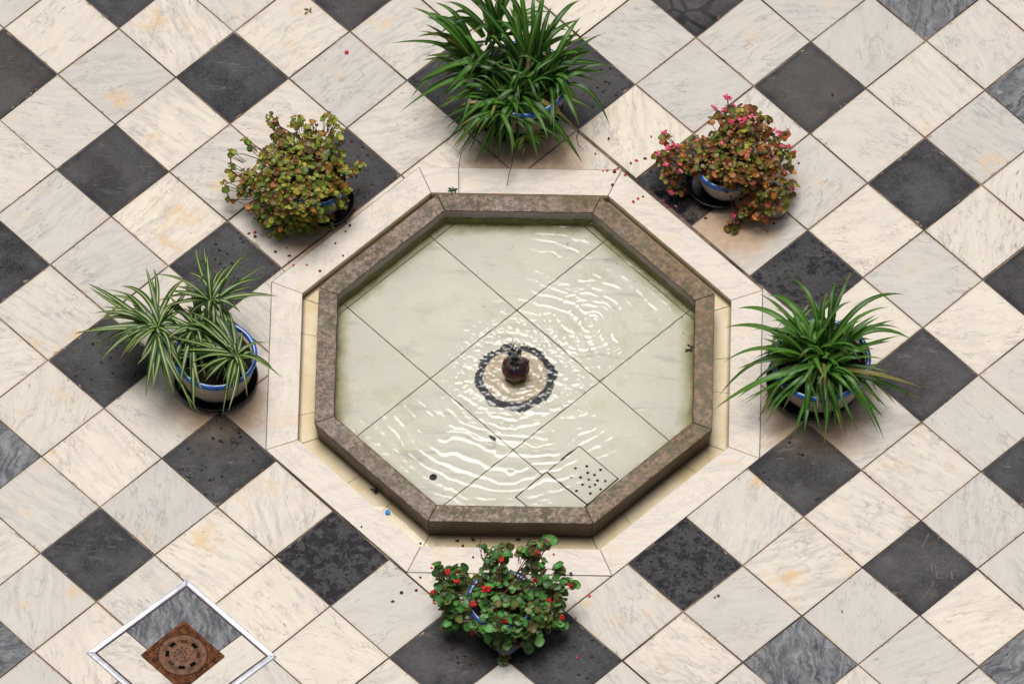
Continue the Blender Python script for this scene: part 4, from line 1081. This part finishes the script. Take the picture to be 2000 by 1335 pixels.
lid(I0, I0, d, d, 2.0, .5, .62); lid(d, I0, S1, d, 0.0, .7, .31); lid(I0, d, d, S2, 0.0, .65, .87); lid(d, d, S1, S2, 0.0, .6, .14)
gc = px(357, 1279, .008); GS = .107
g_root = empty('drain_grate', (gc.x, gc.y, .005), 'rusty square iron drain grate with a round slotted centre in the hatch', 'drain grate')
m = MB(); ga = Vector((e1.x, e1.y)); gb = Vector((-e1.y, e1.x))
def gp(a, b_, z): p = Vector((gc.x, gc.y))+ga*a+gb*b_; return (p.x, p.y, z)
m.add([gp(-GS, -GS, .0045), gp(GS, -GS, .0045), gp(GS, GS, .0045), gp(-GS, GS, .0045), gp(-GS, -GS, .0105), gp(GS, -GS, .0105), gp(GS, GS, .0105), gp(-GS, GS, .0105)],
      [(3, 2, 1, 0), (4, 5, 6, 7), (0, 1, 5, 4), (1, 2, 6, 5), (2, 3, 7, 6), (3, 0, 4, 7)])
m.build('plate', M['rust'], g_root, loc=(gc.x, gc.y, .005), bevel=.002)
m = MB()
for s1, s2 in ((-1, -1), (-1, 1), (1, -1), (1, 1)):
    for t in range(7):
        for ax in (0, 1):
            a = GS*.86*s1; b_ = s2*GS*(.10+.12*t)
            q = gp(a, b_, .0108) if ax else gp(b_, a, .0108)
            m.ball(q, .0042, 0, 6, (1, 1, .5))
m.build('studs', M['rust3'], g_root, loc=(gc.x, gc.y, .01), smooth=True)
m = MB(); m.lathe([(.088, .0100), (.086, .0128), (.080, .0132), (.077, .0118), (.071, .0118), (.069, .0140), (.030, .0146), (0, .0146)], (gc.x, gc.y), 64)
disc = m.build('round_cover', M['rust2'], g_root, loc=(gc.x, gc.y, .01), smooth=True)
m = MB(); m.lathe([(.092, .0106), (.0915, .0116), (.0885, .0116), (.088, .0106)], (gc.x, gc.y), 64); m.build('ring', M['rust3'], g_root, loc=(gc.x, gc.y, .01), smooth=True)
for k in range(8):
    a = 2*math.pi*(k+.5)/8+.35; s_ = MB(); v = []; N = 6
    for t in range(N+1):
        aa = a-.21+.42*t/N
        for rr in (.049, .063): v += [(gc.x+rr*math.cos(aa), gc.y+rr*math.sin(aa), .0151), (gc.x+rr*math.cos(aa), gc.y+rr*math.sin(aa), .0140)]
    f = []
    for t in range(N):
        b0, b1 = t*4, (t+1)*4; f += [(b0, b0+2, b1+2, b1), (b0+1, b0, b1, b1+1), (b0+2, b0+3, b1+3, b1+2)]
    s_.add(v, f); s_.build('slot', M['black'] if k % 3 != 1 else M['rust3'], disc, loc=(gc.x, gc.y, .0145))
m = MB()
for rr, nn in ((0, 1), (.014, 6), (.029, 11)):
    for k in range(nn):
        a = 2*math.pi*k/nn; m.ball((gc.x+rr*math.cos(a), gc.y+rr*math.sin(a), .0148), .0036, 0, 6, (1, 1, .5))
m.build('boss', M['rust3'], disc, loc=(gc.x, gc.y, .0148), smooth=True)

# ------------------------------------------------------------------ fallen petals and litter
def petal(x, y, size, mat, label, h=None, r=random):
    p = px(x, y, 0.004)
    z = 0.0012
    q = (p.xy-Vector(OCT_C[:2])); ang = max(abs(q.x), abs(q.y), (abs(q.x)+abs(q.y))*.70711)
    if ang < BORD_OUT*C8: z = 0.0036
    if h is not None: p = px(x, y, h); z = h
    m = MB(); N = 8; a0 = r.uniform(0, 6.28); v = [(p.x, p.y, z+size*.12)]; el = r.uniform(.55, 1.0)
    for k in range(N):
        a = 2*math.pi*k/N; X_, Y_ = size*math.cos(a), size*el*math.sin(a)*r.uniform(.8, 1.1)
        v.append((p.x+X_*math.cos(a0)-Y_*math.sin(a0), p.y+X_*math.sin(a0)+Y_*math.cos(a0), z+size*r.uniform(.12, .45)))
    b0 = len(v); v += [(a_, b_, c_-size*.12) for a_, b_, c_ in v]
    f = [(0, 1+k, 1+(k+1) % N) for k in range(N)]+[(b0, b0+1+(k+1) % N, b0+1+k) for k in range(N)]+[(1+k, b0+1+k, b0+1+(k+1) % N, 1+(k+1) % N) for k in range(N)]
    m.add(v, f); o = m.build('fallen_petal', mat, loc=(p.x, p.y, z), smooth=True)
    return tag(o, label, 'petal', label)
r = random.Random(77)
sets = [
 ('tiny fallen petal between the pink begonia and the far edge of the marble border', [(1189,270),(1272,266),(1243,313),(1260,309),(1232,318),(1202,331),(1207,328),(1200,336),(1186,333),(1178,334),(1196,361),(1246,388),(1256,384),(1237,394),(1163,300),(1221,342)], ('maroon', 'maroon', 'red')),
 ('tiny pink petal lying beside the pot of the pink flowering begonia', [(1512,436),(1499,452),(1296,391),(1320,402),(1305,402),(1378,425),(1523,410),(1560,318),(1553,295)], ('pink', 'ppale', 'maroon')),
 ('tiny reddish petal fallen below the olive leaved begonia by the border', [(486,455),(498,453),(498,461),(538,491),(560,483),(565,499),(573,518),(599,517),(625,529),(670,499),(531,514),(686,275),(655,475),(683,440),(675,452)], ('maroon', 'maroon', 'red')),
 ('tiny pink or red petal fallen around the green begonia', [(924,1087),(1081,1082),(821,1061),(843,1108),(821,1126),(813,1151),(847,1158),(848,1170),(848,1176),(858,1188),(1151,1162),(923,1266),(920,1295),(1127,1282),(1102,1220),(1125,1205),(883,1265)], ('pink', 'red', 'maroon')),
 ('tiny black speck of debris left of the green begonia', [(784,1156),(767,1173),(1115,1120),(706,1028)], ('dead',)),
]
for label, pts, mats in sets:
    for x, y in pts: petal(x, y, r.uniform(.0045, .0075), M[r.choice(mats)], label, r=r)
petal(677, 102, .0085, M['red'], 'single bright red petal lying alone on a pale tile', r=r)
petal(1626, 185, .0065, M['maroon'], 'single dark red petal lying on a dark slate tile', r=r)
for x, y in ((893, 1055), (924, 1053), (1012, 1053), (904, 1067)): petal(x, y, r.uniform(.007, .010), M['maroon'], 'soggy brown petal lying in the near side of the gutter', -0.0255, r)
def litter(x, y, size, mat, label, h=.0015, n=5, nm='dry_leaf', cat='leaf'):
    p = px(x, y, h); m = MB()
    for k in range(n):
        a = r.uniform(0, 6.28); q = p+Vector((r.uniform(-1, 1), r.uniform(-1, 1), 0))*size*.5
        b_ = q+Vector((math.cos(a), math.sin(a), 0))*size; b_.z = h+.002; q.z = h+.0015
        m.tube([q, q.lerp(b_, .5)+Vector((0, 0, .0015)), b_], [size*.10, size*.22, size*.05], 5)
    return tag(m.build(nm, mat, loc=(p.x, p.y, h), smooth=True), label, cat)
litter(604, 22, .016, M['tan'], 'crumpled tan dry leaf on a pale tile at the far left', n=4)
litter(1401, 1163, .010, M['rust2'], 'small crumbled brown leaf on a pale tile right of the green begonia', n=5)
litter(1641, 1190, .014, M['tan'], 'short brown twig on a pale tile at the near right', n=1, nm='twig', cat='twig')
litter(735, 957, .016, M['dead'], 'dark rotten leaf caught between the rim and the lower left gutter', h=-.024, n=6, nm='rotten_leaf')
litter(1345, 682, .020, M['dead'], 'dark wet leaf stuck on the water at the right inner wall of the basin', h=.031, n=5, nm='rotten_leaf')
litter(960, 855, .016, M['dead'], 'dark leaf scrap floating on the rippled water below the nozzle', h=.032, n=6, nm='rotten_leaf')
litter(887, 371, .016, M['sp_dark'] if False else simple('sprig', (.03, .10, .02)), 'small green sprig lying on the far edge of the border', h=.004, n=7, nm='sprig', cat='sprig')

for x, y in ((1155,439),(999,484),(881,468),(1108,475),(1186,505),(1206,514),(1271,552),(1240,548),(1334,620),(1345,600),(1310,640),(1240,565),(1200,600),(945,598),(1336,650)):
    p = px(x, y, WZ); m = MB(); m.ball((p.x, p.y, WZ+.0015), r.uniform(.0035, .006), 0, 14, (1, 1, .7))
    tag(m.build('air_bubble', M['jet'], loc=(p.x, p.y, WZ), smooth=True), 'clear air bubble floating on the calm far side of the basin water', 'bubble', 'air bubbles on the water')
